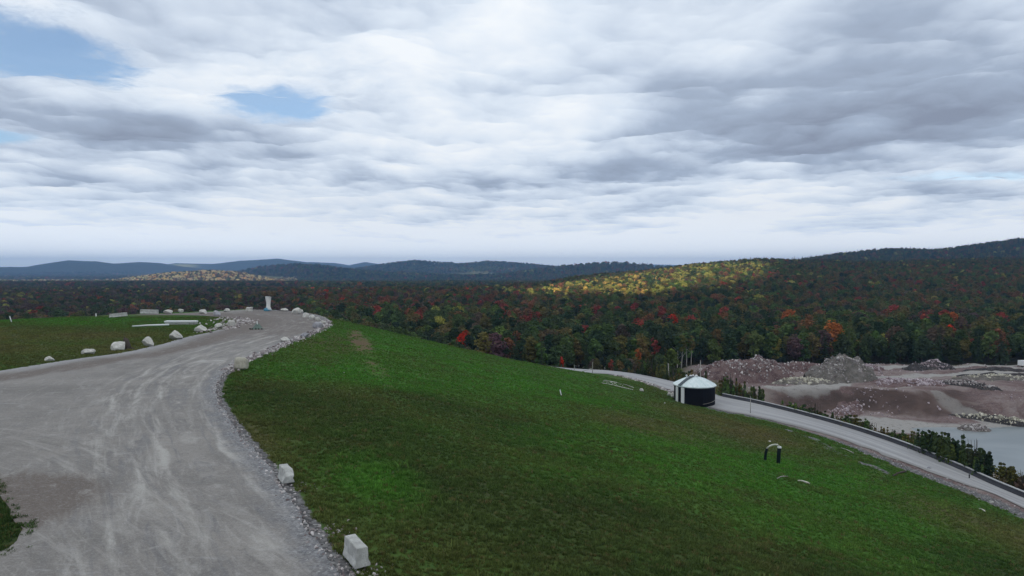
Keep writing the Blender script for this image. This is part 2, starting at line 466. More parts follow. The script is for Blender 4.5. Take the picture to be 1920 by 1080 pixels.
def road_material():
    t = NT("packed_gravel")
    p = t.pos()
    f1 = t.attr('flow', out='Vector'); f2 = t.attr('flow2', out='Vector')
    wob = t.noise(p, .16, 5, .6)
    def streak(f, sx, sy, sc, det, dist):
        return t.noise(t.vmath('ADD', t.scale(f, (sx, sy, 1)), t.scale(p, (.02, .02, 0))), sc, det, .64, dist)
    st = streak(f2, 1.0, .10, .9, 7, .9); st2 = streak(f2, 1.0, .06, 2.6, 6, .7); st3 = streak(f1, 1.0, .12, 1.2, 7, 1.1)
    sw = t.noise(p, .085, 6, .6, 1.6)
    sw2 = t.noise(t.scale(p, (.30, 1.25, 1)), .55, 8, .68, 2.6)
    fine = t.noise(p, 5.0, 6, .75)
    base = t.ramp(sw, [(.3, (.172, .158, .144)), (.5, (.222, .205, .188)), (.7, (.272, .250, .226))])
    def lay(v, lo, hi, amt, col):
        nonlocal base
        base = t.mix(t.math('MULTIPLY', t.maprange(v, lo, hi), amt), base, col)
    lay(sw2, .56, .72, .50, (.40, .395, .385)); lay(sw2, .44, .28, .55, (.185, .180, .186))
    # wheel tracks that follow the bend
    s2 = t.n.new('ShaderNodeSeparateXYZ'); t.set(s2.inputs[0], f2)
    dd = t.math('ADD', s2.outputs[0], t.math('MULTIPLY', t.math('SUBTRACT', wob, .5), 2.4))
    zone = t.maprange(dd, 9.5, 5.0)
    k1 = t.math('MULTIPLY', t.maprange(st, .50, .68), zone); k2 = t.math('MULTIPLY', t.maprange(st, .48, .30), zone)
    base = t.mix(t.math('MULTIPLY', k1, .6), base, (.42, .40, .37)); base = t.mix(t.math('MULTIPLY', k2, .70), base, (.160, .155, .158))
    k3 = t.math('MULTIPLY', t.maprange(st2, .55, .68), zone); k4 = t.math('MULTIPLY', t.maprange(st2, .45, .32), zone)
    base = t.mix(t.math('MULTIPLY', k3, .30), base, (.42, .40, .37)); base = t.mix(t.math('MULTIPLY', k4, .5), base, (.150, .146, .150))
    rut = None
    for c_, w_ in ((.0, .28), (1.9, .22), (3.4, .30), (5.3, .22)):
        g = t.maprange(t.math('ABSOLUTE', t.math('SUBTRACT', dd, c_)), w_ * 1.8, w_ * .2)
        rut = g if rut is None else t.math('MAXIMUM', rut, g)
    rut = t.math('MULTIPLY', rut, t.maprange(st, .38, .62))
    base = t.mix(t.math('MULTIPLY', rut, .55), base, (.44, .42, .385))
    lay(st3, .55, .72, .40, (.41, .395, .37)); lay(st3, .44, .28, .45, (.170, .160, .155))
    f3 = t.attr('flow3', out='Vector'); s3 = t.n.new('ShaderNodeSeparateXYZ'); t.set(s3.inputs[0], f3)
    st4 = streak(f3, 1.0, .09, 1.5, 7, .6); z3 = t.maprange(t.math('ADD', s3.outputs[0], t.math('MULTIPLY', wob, 3.0)), 8.5, 5.0)
    base = t.mix(t.math('MULTIPLY', t.math('MULTIPLY', t.maprange(st4, .53, .64), z3), .42), base, (.40, .38, .35)); base = t.mix(t.math('MULTIPLY', t.math('MULTIPLY', t.maprange(st4, .46, .33), z3), .5), base, (.145, .134, .124))
    dn = t.math('ADD', t.attr('damp'), t.math('MULTIPLY', t.math('SUBTRACT', st3, .5), 1.2))
    base = t.mix(t.math('MULTIPLY', t.maprange(dn, .25, .8), .85), base, (.128, .102, .086))
    base = t.mix(t.math('MULTIPLY', t.attr('pale'), .7), base, (.36, .36, .375))
    cell = t.voronoi(p, 9.0, 'F1', 'Color')
    gr = t.ramp(cell, [(0, (.06, .062, .070)), (.5, (.165, .168, .180)), (.85, (.27, .272, .28)), (1, (.5, .5, .49))])
    ge = t.math('ADD', t.attr('shoulder'), t.math('MULTIPLY', t.math('SUBTRACT', t.noise(p, .6, 6, .7), .5), 1.5))
    base = t.mix(t.math('MULTIPLY', t.maprange(ge, .3, 1.0), .8), base, gr)
    base = t.mix(t.math('MULTIPLY', t.math('SUBTRACT', fine, .5), 1.3, clamp=True), base, (.52, .51, .49))
    lay(fine, .44, .24, .65, (.09, .088, .09))
    grit = t.noise(p, 14.0, 4, .8); mott = t.noise(p, .8, 8, .75, .8)
    lay(mott, .54, .70, .5, (.40, .385, .36)); lay(mott, .46, .30, .55, (.135, .128, .125))
    lay(grit, .54, .70, .55, (.46, .44, .41)); lay(grit, .46, .30, .6, (.10, .096, .094))
    hgt = t.math('ADD', t.math('MULTIPLY', st2, .8), t.math('ADD', t.math('MULTIPLY', fine, .5), sw2))
    t.principled(base, .9, .15, t.bump(hgt, .7, .16))
    return t.m

def lower_road_material():
    t = NT("pale_gravel")
    p = t.pos()
    fl = t.attr('flow', out='Vector')
    st = t.noise(t.scale(fl, (1.0, .03, 1)), 1.1, 5, .6)
    fine = t.noise(p, 2.5, 6, .7)
    c = t.ramp(st, [(.3, (.25, .245, .245)), (.5, (.33, .325, .325)), (.7, (.40, .395, .39))])
    c = t.mix(t.math('MULTIPLY', t.maprange(fine, .5, .3), .4), c, (.22, .215, .21))
    c = t.mix(t.math('MULTIPLY', t.attr('edge'), .7), c, (.17, .155, .135))
    t.principled(c, .9, .15, t.bump(fine, .4, .05))
    return t.m

def rock_material(name, lo, hi, moss=None):
    t = NT(name)
    p = t.obj()
    n = t.noise(p, 1.6, 8, .68, .5); n2 = t.noise(p, 7, 6, .7)
    c = t.mix(t.maprange(n, .3, .7), lo, hi)
    c = t.mix(t.math('MULTIPLY', t.maprange(n2, .55, .75), .6), c, tuple(v * .45 for v in lo))
    c = t.mix(t.math('MULTIPLY', t.maprange(t.noise(p, .8, 4, .6, 1.2), .54, .64), .55), c, moss or (.30, .25, .17))
    t.principled(c, .85, .25, t.bump(t.math('ADD', n, t.math('MULTIPLY', n2, .5)), .6, .12))
    return t.m

def rubble_material(name, lo, hi):
    t = NT(name)
    v = t.attr('v')
    c = t.mix(v, lo, hi)
    t.principled(c, .9, .15)
    return t.m

def foliage_material():
    t = NT("foliage")
    tint = t.attr('tint', 'INSTANCER', 'Color')
    v = t.attr('v')
    c = t.mix(1.0, tint, t.math('MULTIPLY_ADD', v, 1.0, .45), 'MULTIPLY')
    d = t.n.new('ShaderNodeBsdfDiffuse'); t.set(d.inputs['Color'], c)
    tr = t.n.new('ShaderNodeBsdfTranslucent'); t.set(tr.inputs['Color'], c)
    mx = t.n.new('ShaderNodeMixShader'); mx.inputs[0].default_value = .28
    t.l.new(d.outputs[0], mx.inputs[1]); t.l.new(tr.outputs[0], mx.inputs[2])
    t.l.new(mx.outputs[0], t.out.inputs['Surface'])
    return t.m

M_road = road_material()
M_low = lower_road_material()
M_boulder = rock_material("pale_limestone", (.38, .365, .33), (.62, .60, .55))
M_boulder_grey = rock_material("grey_stone", (.24, .235, .25), (.42, .41, .43))
M_boulder_buff = rock_material("buff_stone", (.30, .28, .22), (.47, .44, .36), (.22, .20, .14))
M_concrete = rock_material("concrete", (.33, .325, .305), (.52, .52, .49), (.20, .19, .155))
M_foliage = foliage_material()
M_bark = simple_mat("bark", (.075, .062, .052), .95, .05, .4, 2.0)
M_palebark = simple_mat("pale_bark", (.33, .31, .28), .9, .1, .4, 1.5)
M_white = simple_mat("white_paint", (.74, .74, .73), .6, .3, .06, 3)
M_black = simple_mat("black_tank_steel", (.007, .007, .010), .85, .08, .3, 1.0)
M_grey = simple_mat("weathered_wood", (.34, .32, .29), .9, .1, .3, 4)
M_dark = simple_mat("dark_rubber", (.014, .017, .018), .8, .1, .3, 5)

# ------------------------------------------------------------------ terrain mesh (one polar sheet, split in two objects)
def build_ground():
    fine = np.arange(-47, 47.01, .2)
    th = np.concatenate([np.arange(-180, -47, 3.8), fine, np.arange(50, 180, 3.8)])
    th = np.radians(th)
    R = [2.5]
    while R[-1] < 15000: R.append(R[-1] * (1.012 if R[-1] < 4000 else 1.02))
    R[-1] = 15000; R = np.array(R)
    RR, TT = np.meshgrid(R, th, indexing='ij')
    X = (RR * np.sin(TT)).ravel(); Y = (RR * np.cos(TT)).ravel()
    Z = height(X, Y)
    V = np.stack([X, Y, Z], 1)
    nr, nt = len(R), len(th)
    A = attributes(X, Y)
    split = int(np.searchsorted(R, 800))
    for nm, i0, i1 in (("ground", 0, split), ("hills", split, nr - 1)):
        ii, jj = np.meshgrid(np.arange(0, i1 - i0), np.arange(nt), indexing='ij')
        j2 = (jj + 1) % nt
        Q = np.stack([ii * nt + jj, ii * nt + j2, (ii + 1) * nt + j2, (ii + 1) * nt + jj], -1).reshape(-1, 4)[:, ::-1]
        sl = slice(i0 * nt, (i1 + 1) * nt)
        me = fast_mesh(nm, V[sl], Q, M_ground)
        for k, a in A.items(): fattr(me, k, a[sl])
        o = link_mesh(nm, me)
        tag(o, kind='structure')
        o["label"] = "grassy hill slope, quarry yard and forest floor" if nm == "ground" else "wooded plain and distant blue hills under the clouds"

def blob(x, y, c, r, ang=0, soft=.6):
    ca, sa = math.cos(ang), math.sin(ang)
    dx, dy = x - c[0], y - c[1]
    u, v = (dx * ca + dy * sa) / r[0], (-dx * sa + dy * ca) / r[1]
    return 1 - sstep(1 - soft, 1 + soft, np.hypot(u, v))

def attributes(X, Y):
    r = np.hypot(X, Y)
    near = r < 560
    z0 = np.zeros_like(X)
    A = {k: z0.copy() for k in ('rough', 'lush', 'olive', 'soil', 'verge', 'quarry', 'track', 'bank', 'wood', 'field', 'floor')}
    A['wood'][:] = 1
    x, y = X[near], Y[near]
    dp = sd_poly(x, y, plateau); dt = sd_poly(x, y, toe)
    q = quarry_mask(x, y) * (dt > 0)
    hill = dt < 6
    woodn = np.where(hill, 0, 1 - sstep(0, .5, q))
    emb = sstep(5, 9, dt) * (1 - sstep(26, 40, dt)) * (y < 215)
    A['wood'][near] = np.maximum(woodn * (1 - .0 * emb), 0)
    A['floor'][near] = 1 - sstep(430, 555, r[near])
    nz = fbm(x / 10, y / 10, 77, 4)
    A['quarry'][near] = q * (1 - emb * .85)
    # grass variety on the hill
    ro = np.maximum.reduce([blob(x, y, (-19, 62), (16, 9), -.6), blob(x, y, (-6, 50), (8, 16), .5), blob(x, y, (6, 42), (9, 12), .3),
                            blob(x, y, (-3, 78), (13, 7), -.4), blob(x, y, (38, 54), (10, 5), .6), blob(x, y, (22, 43), (8, 5), .4), blob(x, y, (4, 66), (10, 5), -.2), blob(x, y, (-28, 34), (8, 8), 0, .3)])
    A['rough'][near] = np.clip(ro * (.1 + 1.2 * nz), 0, .9) * (dp > 0) + blob(x, y, (-28, 34), (9, 9), 0, .3) * (dp <= 0)
    lu = np.maximum.reduce([blob(x, y, (26, 76), (24, 18), .5), blob(x, y, (-25, 140), (18, 40), -.3), blob(x, y, (2, 130), (22, 40), -.2), blob(x, y, (26, 55), (9, 8), .5),
                            blob(x, y, (-9, 42), (3, 7), .3), blob(x, y, (-130, 165), (70, 12), -.2), blob(x, y, (-20, 100), (12, 18), 0)])
    A['lush'][near] = np.clip(lu * (.1 + 1.2 * fbm(x / 14, y / 14, 91, 4)), 0, 1)
    ol = np.maximum.reduce([blob(x, y, (-112, 125), (60, 14), -.15), blob(x, y, (-90, 105), (40, 8), -.1), blob(x, y, (50, 68), (8, 12), .3), blob(x, y, (36, 115), (10, 22), .15),
                            blob(x, y, (20, 95), (9, 10), 0), blob(x, y, (-31, 118), (5, 20), .1), blob(x, y, (-20, 50), (3, 9), .45)])
    A['olive'][near] = np.clip(ol * (.3 + 1.1 * fbm(x / 9, y / 9, 17, 4)), 0, 1)
    sc = [on(665, 650, -2.2), on(690, 690, -3.6), on(945, 722, -7.5)]
    so = np.maximum.reduce([(1.0 * blob(x, y, (-28.5, 128), (2.0, 20), .28, .9)), .6 * blob(x, y, (-20, 100), (1.6, 15), .3, 1), .5 * blob(x, y, sc[2], (5, 5), 0, 1)])
    A['soil'][near] = so * (.45 + 1.1 * fbm(x / 2.5, y / 5, 29, 3))
    # gravel verges
    dr, arc = d_line(x, y, right_edge)
    vg = np.where(dp > -1, 1 - sstep(.1, 1.3, dr), 0) * (y > 0)
    dl, _ = d_line(x, y, low_near)
    vw = np.interp(y, [60, 84, 105, 118, 130, 200], [4.5, 4.5, 3.6, 2.2, .8, .6])
    vg = np.maximum(vg, (1 - sstep(vw * .5, vw * 1.25, dl)) * (dt < 6))
    swale = smooth_line([on(a, b, zz) for a, b, zz in [(1475, 796, -15.6), (1530, 812, -15.2), (1560, 830, -14.8), (1625, 853, -14.4), (1665, 870, -14.4)]], 2)
    ds, _ = d_line(x, y, swale)
    vg = np.maximum(vg, .62 * (1 - sstep(.2, 2.2, ds)) * (.2 + 1.5 * fbm(x / 3, y / 3, 47, 3)))
    A['verge'][near] = vg
    A['olive'][near] = np.maximum(A['olive'][near], emb * .8)
    # quarry tracks
    T = []
    for pts in ([(1440, 712), (1480, 716), (1540, 721), (1620, 712), (1700, 706), (1770, 704), (1830, 697), (1920, 690), (2100, 686)],
                [(1770, 704), (1800, 701), (1900, 699), (2050, 698)], [(1640, 690), (1700, 688), (1800, 686), (1920, 684)],
                [(1765, 735), (1810, 746), (1860, 765), (1920, 785), (2000, 800)], [(1450, 725), (1520, 726), (1580, 722)]):
        zz = Z_TERR
        ln = smooth_line([on(a, b, zz if b < 740 else zz - (b - 740) / 60 * 4.5) for a, b in pts], 3)
        T.append(d_line(x, y, ln)[0])
    dd = np.minimum.reduce(T)
    tr = 1 - sstep(1.6, 3.6, dd)
    fl = blob(x, y, on(1650, 796, Z_PIT), (17, 9), -.2, .4)
    sp = sd_poly(x, y, pond_poly)
    tr = np.maximum.reduce([tr, fl * .9, (1 - sstep(0, 5, sp)) * .7])
    A['track'][near] = tr
    yc = np.interp(x, crest_x, crest_y); w = np.interp(x, crest_x, crest_w)
    bk = sstep(yc - w * 1.35, yc - w * .9, y) * (1 - sstep(yc - 1.5, yc + .5, y)) * (1 - sstep(118, 126, x)) * sstep(66, 76, x)
    A['bank'][near] = bk * .9 * (1 - tr * .5)
    # far fields
    yy = np.maximum(Y, 30); p = X / yy * F + 960
    fz = np.zeros_like(X)
    for (c, rx, d, ry) in [(640, 90, 4300, 160), (520, 45, 5500, 250), (880, 60, 4300, 150), (480, 60, 3050, 120), (1130, 50, 2500, 90), (330, 40, 7600, 200), (60, 40, 5200, 200), (960, 30, 4200, 130), (700, 60, 2450, 70)]:
        fz = np.maximum(fz, 1 - sstep(.6, 1.2, np.hypot((p - c) / rx, (Y - d) / ry) + (fbm(X / 200, Y / 120, 3, 3) - .5) * .8))
    A['field'] = fz * (Y > 1500)
    return A

build_ground()

# ------------------------------------------------------------------ upper gravel road (a thin sheet over the flat hilltop)
def build_road():
    pts = road_poly
    dense = []
    n = len(pts)
    for i in range(n):
        a, b = pts[i], pts[(i + 1) % n]
        L = math.hypot(b[0] - a[0], b[1] - a[1]); k = max(1, int(L / .9))
        for j in range(k): dense.append((a[0] + (b[0] - a[0]) * j / k, a[1] + (b[1] - a[1]) * j / k))
    D = np.array(dense)
    j1 = (fbm(D[:, 0] / 2.4, D[:, 1] / 2.4, 5, 4) - .5) * .8; j2 = (fbm(D[:, 0] / 2.4, D[:, 1] / 2.4, 55, 4) - .5) * .8
    D = D + np.stack([j1, j2], 1)
    xs, ys = [], []
    for d in (1.25, 3):
        g = np.arange(-110, 20, d * 1.0), np.arange(-50, 215, d * 1.0)
        gx, gy = np.meshgrid(*g); gx = gx.ravel(); gy = gy.ravel()
        s = sd_poly(gx, gy, [tuple(q) for q in D[::2]])
        k = (s < -1.2) & ((np.hypot(gx, gy) < 95) if d < 2 else (np.hypot(gx, gy) >= 95))
        xs.append(gx[k]); ys.append(gy[k])
    X = np.concatenate([D[:, 0]] + xs); Y = np.concatenate([D[:, 1]] + ys)
    vv = [Vector((a, b)) for a, b in zip(X, Y)]
    nb = len(D)
    res = delaunay_2d_cdt(vv, [], [list(range(nb))], 1, 1e-4)
    V2 = np.array([v[:] for v in res[0]]); Fc = np.array([f for f in res[2] if len(f) == 3])
    x, y = V2[:, 0], V2[:, 1]
    a = V2[Fc]; area = (a[:, 1, 0] - a[:, 0, 0]) * (a[:, 2, 1] - a[:, 0, 1]) - (a[:, 2, 0] - a[:, 0, 0]) * (a[:, 1, 1] - a[:, 0, 1])
    Fc[area < 0] = Fc[area < 0][:, ::-1]
    z = np.zeros(len(x)) + (fbm(x / 5, y / 5, 8, 2) - .5) * .03
    me = fast_mesh("gravel_road", np.stack([x, y, z], 1), Fc, M_road)
    dr, arc = d_line(x, y, right_edge); dl, arl = d_line(x, y, left_edge)
    w = sstep(14, 4, dl) if False else 1 - sstep(6, 16, dl)
    vattr(me, 'flow', np.stack([dr, arc, np.zeros_like(dr)], 1))
    trk = smooth_line([on(*q, 0) for q in [(600, 1180), (515, 1060), (440, 960), (385, 880), (348, 810), (332, 755), (345, 712), (388, 680), (455, 652), (530, 628), (566, 610), (560, 598), (520, 588)]], 2.5)
    d2, a2 = d_line(x, y, trk)
    trk3 = smooth_line([on(*q, 0) for q in [(-120, 830), (40, 868), (150, 935), (250, 1005), (380, 1090), (560, 1250)]], 2)
    d3, a3 = d_line(x, y, trk3); vattr(me, 'flow3', np.stack([d3, a3, np.zeros_like(d3)], 1))
    vattr(me, 'flow2', np.stack([d2, a2, np.zeros_like(d2)], 1))
    fattr(me, 'shoulder', (1 - sstep(.2, 2.8, dr)) * (y > 5))
    band = np.exp(-((dl - 5.5) / 2.6) ** 2) * sstep(-90, -60, x) + .8 * np.exp(-((dl - 7) / 3.5) ** 2) * (1 - sstep(-70, -50, x))
    band = np.maximum(band, .75 * (1 - sstep(6, 11, dl)) * (y > 128))
    band = np.maximum(band, 1.0 * blob(x, y, (-28, 34), (6.5, 6), 0, .45))
    band = np.maximum(band, .62 * sstep(88, 135, y) * sstep(-92, -70, x) + 0)
    fattr(me, 'damp', band)
    fattr(me, 'pale', (1 - sstep(.5, 2.2, dl)) * (y < 135))
    o = link_mesh("gravel_road", me); tag(o, "pale grey gravel road with tyre tracks curving over the hilltop", kind='structure')

build_road()

# ------------------------------------------------------------------ lower road
def resample(line, n):
    P = np.array(line); s = np.concatenate([[0], np.cumsum(np.hypot(*np.diff(P, axis=0).T))])
    q = np.linspace(0, s[-1], n)
    return np.stack([np.interp(q, s, P[:, 0]), np.interp(q, s, P[:, 1])], 1), q

def build_lower_road():
    n, m = 130, 7
    A, s = resample(low_near, n); B, _ = resample(low_far, n)
    V, fl, ed = [], [], []
    for i in range(n):
        for k in range(m):
            t = k / (m - 1)
            q = A[i] * (1 - t) + B[i] * t
            j = (vnoise(s[i] / 3, k * .1, 5) - .5) * 1.0 * (1 if k in (0,) else 0)
            V.append((q[0] + j, q[1], Z_LOW + .04 * math.sin(math.pi * t))); fl.append((t * 7, s[i], 0)); ed.append(1 if k in (0,) else .0)
    Q = [[i * m + k, i * m + k + 1, (i + 1) * m + k + 1, (i + 1) * m + k] for i in range(n - 1) for k in range(m - 1)]
    me = fast_mesh("lower_road", np.array(V), np.array(Q), M_low)
    vattr(me, 'flow', fl); fattr(me, 'edge', ed)
    o = link_mesh("lower_road", me); tag(o, "pale gravel access road curving round the foot of the hill", kind='structure')

build_lower_road()

# pond
def build_pond():
    t = NT("pond_water")
    p = t.pos()
    n = t.noise(t.scale(p, (1, .25, 1)), .5, 5, .6)
    big = t.noise(t.scale(p, (.5, 1, 1)), .05, 4, .6, .5)
    c = t.mix(t.maprange(big, .35, .7), (.175, .20, .205), (.255, .275, .275))
    t.principled(c, .32, .4, t.bump(n, .25, .05))
    P = [(a, b) for a, b in pond_poly]
    cx, cy = np.mean(np.array(P), 0)
    P = [(cx + (a - cx) * 1.04, cy + (b - cy) * 1.04) for a, b in P]
    o = mesh_obj("pond", [(a, b, Z_POND) for a, b in P], [tuple(range(len(P)))], t.m)
    bm = bmesh.new(); bm.from_mesh(o.data); bmesh.ops.triangulate(bm, faces=bm.faces[:]); bmesh.ops.recalc_face_normals(bm, faces=bm.faces[:])
    if sum(f.normal.z for f in bm.faces) < 0: bmesh.ops.reverse_faces(bm, faces=bm.faces[:])
    bm.to_mesh(o.data); bm.free()
    tag(o, "milky blue grey settling pond in the quarry", kind='structure')

build_pond()

# ------------------------------------------------------------------ vegetation meshes
def leaf_cloud(centers, radii, n_each, size, seed, up=.5, flat=1.0):
    r = np.random.RandomState(seed)
    V, Q, T = [], [], []
    for c, rad, in zip(centers, radii):
        k = n_each
        d = r.normal(size=(k, 3)); d /= np.linalg.norm(d, axis=1)[:, None]
        rr = rad * r.uniform(.45, 1.08, k) ** .6
        p = np.array(c) + d * rr[:, None] * np.array([1, 1, flat])
        n = d + r.normal(size=(k, 3)) * .55 + np.array([0, 0, up]); n /= np.linalg.norm(n, axis=1)[:, None]
        a = np.cross(n, r.normal(size=(k, 3))); a /= np.linalg.norm(a, axis=1)[:, None] + 1e-9
        b = np.cross(n, a)
        s = size * r.uniform(.6, 1.35, k)
        a *= s[:, None]; b *= (s * r.uniform(.55, 1.0, k))[:, None]
        base = len(V) * 0 + sum(len(q) for q in V)
        quad = np.stack([p - a * .5 - b * .35, p + a * .45 - b * .5, p + a * .55 + b * .4 + n * (s * .15)[:, None], p - a * .4 + b * .5], 1).reshape(-1, 3)
        V.append(quad); Q.append(np.arange(base, base + 4 * k).reshape(-1, 4))
        T.append(np.repeat(r.uniform(.2, .9, k) * r.uniform(.75, 1.2), 1))
    V = np.concatenate(V); Q = np.concatenate(Q); T = np.clip(np.concatenate(T), 0, 1.1)
    return V, Q, T

def foliage_mesh(name, V, Q, T):
    me = fast_mesh(name, V, Q, M_foliage, smooth=False)
    fattr(me, 'v', T, 'FACE')
    return me

def broadleaf_crown(seed, H=10.0, R=3.0, base=.22, n=24, leaves=34, size=.62, lean=.5):
    r = random.Random(seed); C, RR = [], []
    for i in range(n):
        t = (i + r.random()) / n
        z = H * (base + (1 - base) * (.08 + .84 * t))
        prof = math.sin(math.pi * min(1, (.16 + .80 * t))) ** .75
        w = r.uniform(0, 6.28); q = R * prof * r.uniform(.25, .85)
        C.append((q * math.cos(w) + lean * t, q * math.sin(w), z)); RR.append(R * r.uniform(.28, .50))
    return leaf_cloud(C, RR, leaves, size, seed, .6, .85)

def spruce_crown(seed, H=11.0, R=2.2, tiers=17, per=9):
    r = np.random.RandomState(seed); V, Q, T = [], [], []
    b = 0
    for i in range(tiers):
        t = i / (tiers - 1)
        z0 = H * (.10 + .88 * t); L = R * (1 - t) ** .85 * r.uniform(.85, 1.15) + .12
        for k in range(per):
            w = 6.283 * (k + r.rand()) / per; l = L * r.uniform(.65, 1.15); dr = l * r.uniform(.25, .55); wd = .34 * l + .12
            d = np.array([math.cos(w), math.sin(w), 0]); s = np.array([-d[1], d[0], 0])
            for (t0, t1, wa, wb) in ((.05, .55, .7, 1.0), (.5, 1.0, .95, .15)):
                p0 = d * l * t0 + [0, 0, z0 - dr * t0 ** 1.5]; p1 = d * l * t1 + [0, 0, z0 - dr * t1 ** 1.5]
                j = r.normal(size=(4, 3)) * .07
                V += [p0 - s * wd * wa * .5 + j[0], p0 + s * wd * wa * .5 + j[1], p1 + s * wd * wb * .5 + j[2], p1 - s * wd * wb * .5 + j[3]]
                Q.append((b, b + 1, b + 2, b + 3)); b += 4; T.append(r.uniform(.25, .95))
    V += [np.array([.12, 0, H * .95]), np.array([-.1, .1, H * .95]), np.array([0, 0, H * 1.04]), np.array([-.05, -.12, H * .95])]
    Q.append((b, b + 1, b + 2, b + 3)); T.append(.6)
    return np.array(V), np.array(Q), np.array(T)

def trunk_mesh(name, seed, H=7.0, r0=.17, limbs=4, mat=None, lean=.4):
    r = random.Random(seed); mb = MB()
    pts = [(lean * (k / 5) ** 2 + r.uniform(-.06, .06), r.uniform(-.06, .06), H * k / 5 - (.4 if k == 0 else 0)) for k in range(6)]
    mb.tube(pts, [r0 * (1.15 - .95 * k / 5) for k in range(6)], 7)
    for i in range(limbs):
        k = r.uniform(.45, .9); w = r.uniform(0, 6.28); L = H * .28
        p = Vector((lean * k * k, 0, H * k)); q = p + Vector((math.cos(w) * L, math.sin(w) * L, L * .8))
        mb.tube([p, (p + q) / 2 + Vector((0, 0, .15)), q], [r0 * .42, r0 * .3, r0 * .08], 5)
    o = mb.build(name, mat or M_bark, smooth=True); me = o.data; bpy.data.objects.remove(o); return me

DECID = [foliage_mesh("crown", *broadleaf_crown(s, 10, R, b, n, 36, .60)) for s, R, b, n in ((1, 3.0, .2, 24), (2, 2.5, .16, 22), (3, 3.4, .26, 26), (4, 2.7, .12, 24), (5, 3.1, .18, 25))]
SLIM = [foliage_mesh("crown", *broadleaf_crown(s, 10, 1.55, .12, 20, 34, .48)) for s in (11, 12)]
SPRUCE = [foliage_mesh("crown", *spruce_crown(s, 11, R)) for s, R in ((21, 2.1), (22, 1.7), (23, 2.5))]
TRUNK_D = [trunk_mesh("trunk", s, 6.6, .17) for s in (31, 32)]
TRUNK_P = [trunk_mesh("trunk", s, 7.6, .15, 3, M_palebark, .7) for s in (33, 34)]
TRUNK_S = [trunk_mesh("trunk", 35, 10.2, .16, 0, lean=0)]

# ------------------------------------------------------------------ colour of the woods
PAL = {
    'sunlit cream': (.33, .315, .21),
    'dark green': (.038, .062, .032), 'deep green': (.024, .042, .027), 'olive': (.082, .082, .036), 'mid green': (.058, .098, .036),
    'yellow green': (.20, .215, .066), 'sunlit gold': (.36, .28, .10), 'rust brown': (.125, .068, .042), 'dull red': (.165, .045, .040),  # gold and yellow green are lightened to carry painted sunshine
    'bright red': (.36, .035, .018), 'orange': (.25, .088, .034), 'purple brown': (.066, .050, .056), 'grey brown': (.080, .070, .060),
    'bronze': (.092, .078, .038)}
NAMES = list(PAL)
def wood_noise(X, Y): return fbm(X / 45, Y / 45, 101, 3), fbm(X / 38, Y / 38, 202, 3)
def wood_colour(x, y, r, nn=None):
    p = x / max(y, 30) * F + 960
    W = dict.fromkeys(NAMES, 0.0)
    n1, n2 = nn if nn else [float(q) for q in wood_noise(x, y)]
    W.update({'dark green': 4.2, 'deep green': 2.0, 'olive': 4.0, 'mid green': 2.6, 'grey brown': .8, 'bronze': 1.0, 'rust brown': .25})
    if n1 > .60 and not (p < 560 and r.random() < .7): W['rust brown'] += 2.4 * (n1 - .55) * 9; W['dull red'] += 1.6 * (n1 - .55) * 9; W['orange'] += .15
    if n2 > .55: W['mid green'] += 4; W['yellow green'] += 1.6
    if n2 < .42: W['deep green'] += 3; W['purple brown'] += 1.2
    if y > 480 and p > 950:
        W['olive'] += 5.0; W['mid green'] += 2.5; W['rust brown'] += 2.2; W['yellow green'] += .6; W['bronze'] += 3.5; W['dull red'] += .3
    if abs((x - 190) * .806 - (y - 790) * .592) < 75 and abs((x - 190) * .592 + (y - 790) * .806) < 250: W['yellow green'] += 16; W['sunlit gold'] += 5 if p < 1230 else 1; W['mid green'] += 9; W['olive'] += 5; W['rust brown'] += 3  # sunlit patch: sunshine painted in as brighter, yellower leaf tints
    if y > 430 and 520 < p < 1000 and y < 900: W['dull red'] += 4 * max(0, n1 - .35) * 4; W['rust brown'] += 6.0; W['bright red'] += .08; W['grey brown'] += 3; W['purple brown'] += 2
    if p < 560: W['purple brown'] += 7; W['rust brown'] += .5; W['grey brown'] += 3; W['dark green'] += 3; W['mid green'] = .3; W['olive'] = 1.5; W['dull red'] += .5
    if 2200 < y < 3000 and p < 560: W['sunlit gold'] += 8; W['sunlit cream'] += 26; W['rust brown'] += 8; W['grey brown'] += 4  # far sunlit hill: sunshine put into the tints as pale gold
    if y > 1150 or p > 1500 or y < 500: W['yellow green'] *= .35
    if y < 340 and p > 650: W['rust brown'] *= .5; W['dull red'] *= .5; W['orange'] *= .3; W['dark green'] += 3; W['deep green'] += 2; W['yellow green'] *= .15
    t = r.random() * sum(W.values())
    for k in NAMES:
        t -= W[k]
        if t <= 0: return k
    return 'olive'
def jitter(c, r, a=.22):
    k = 1.4 * r.uniform(1 - a, 1 + a); return tuple(max(.004, v * k * w_ * r.uniform(.9, 1.1)) for v, w_ in zip(c, (1.16, 1.0, .82)))

def in_wood(X, Y):
    dt = sd_poly(X, Y, toe)
    dl, _ = d_line(X, Y, [( (a[0] + b[0]) / 2, (a[1] + b[1]) / 2) for a, b in zip(resample(low_near, 60)[0], resample(low_far, 60)[0])])
    q = quarry_mask(X, Y)
    ok = (dt > 9) & (q < .02) & (dl > 8)
    ok &= ~((X > 18) & (Y < 204) & (X < 140))
    ok &= ~((X > -20) & (X < 60) & (Y < 206 + (X + 20) * .06))
    ok &= ~((X > 60) & (Y < 246) & (Y > 20))
    return ok

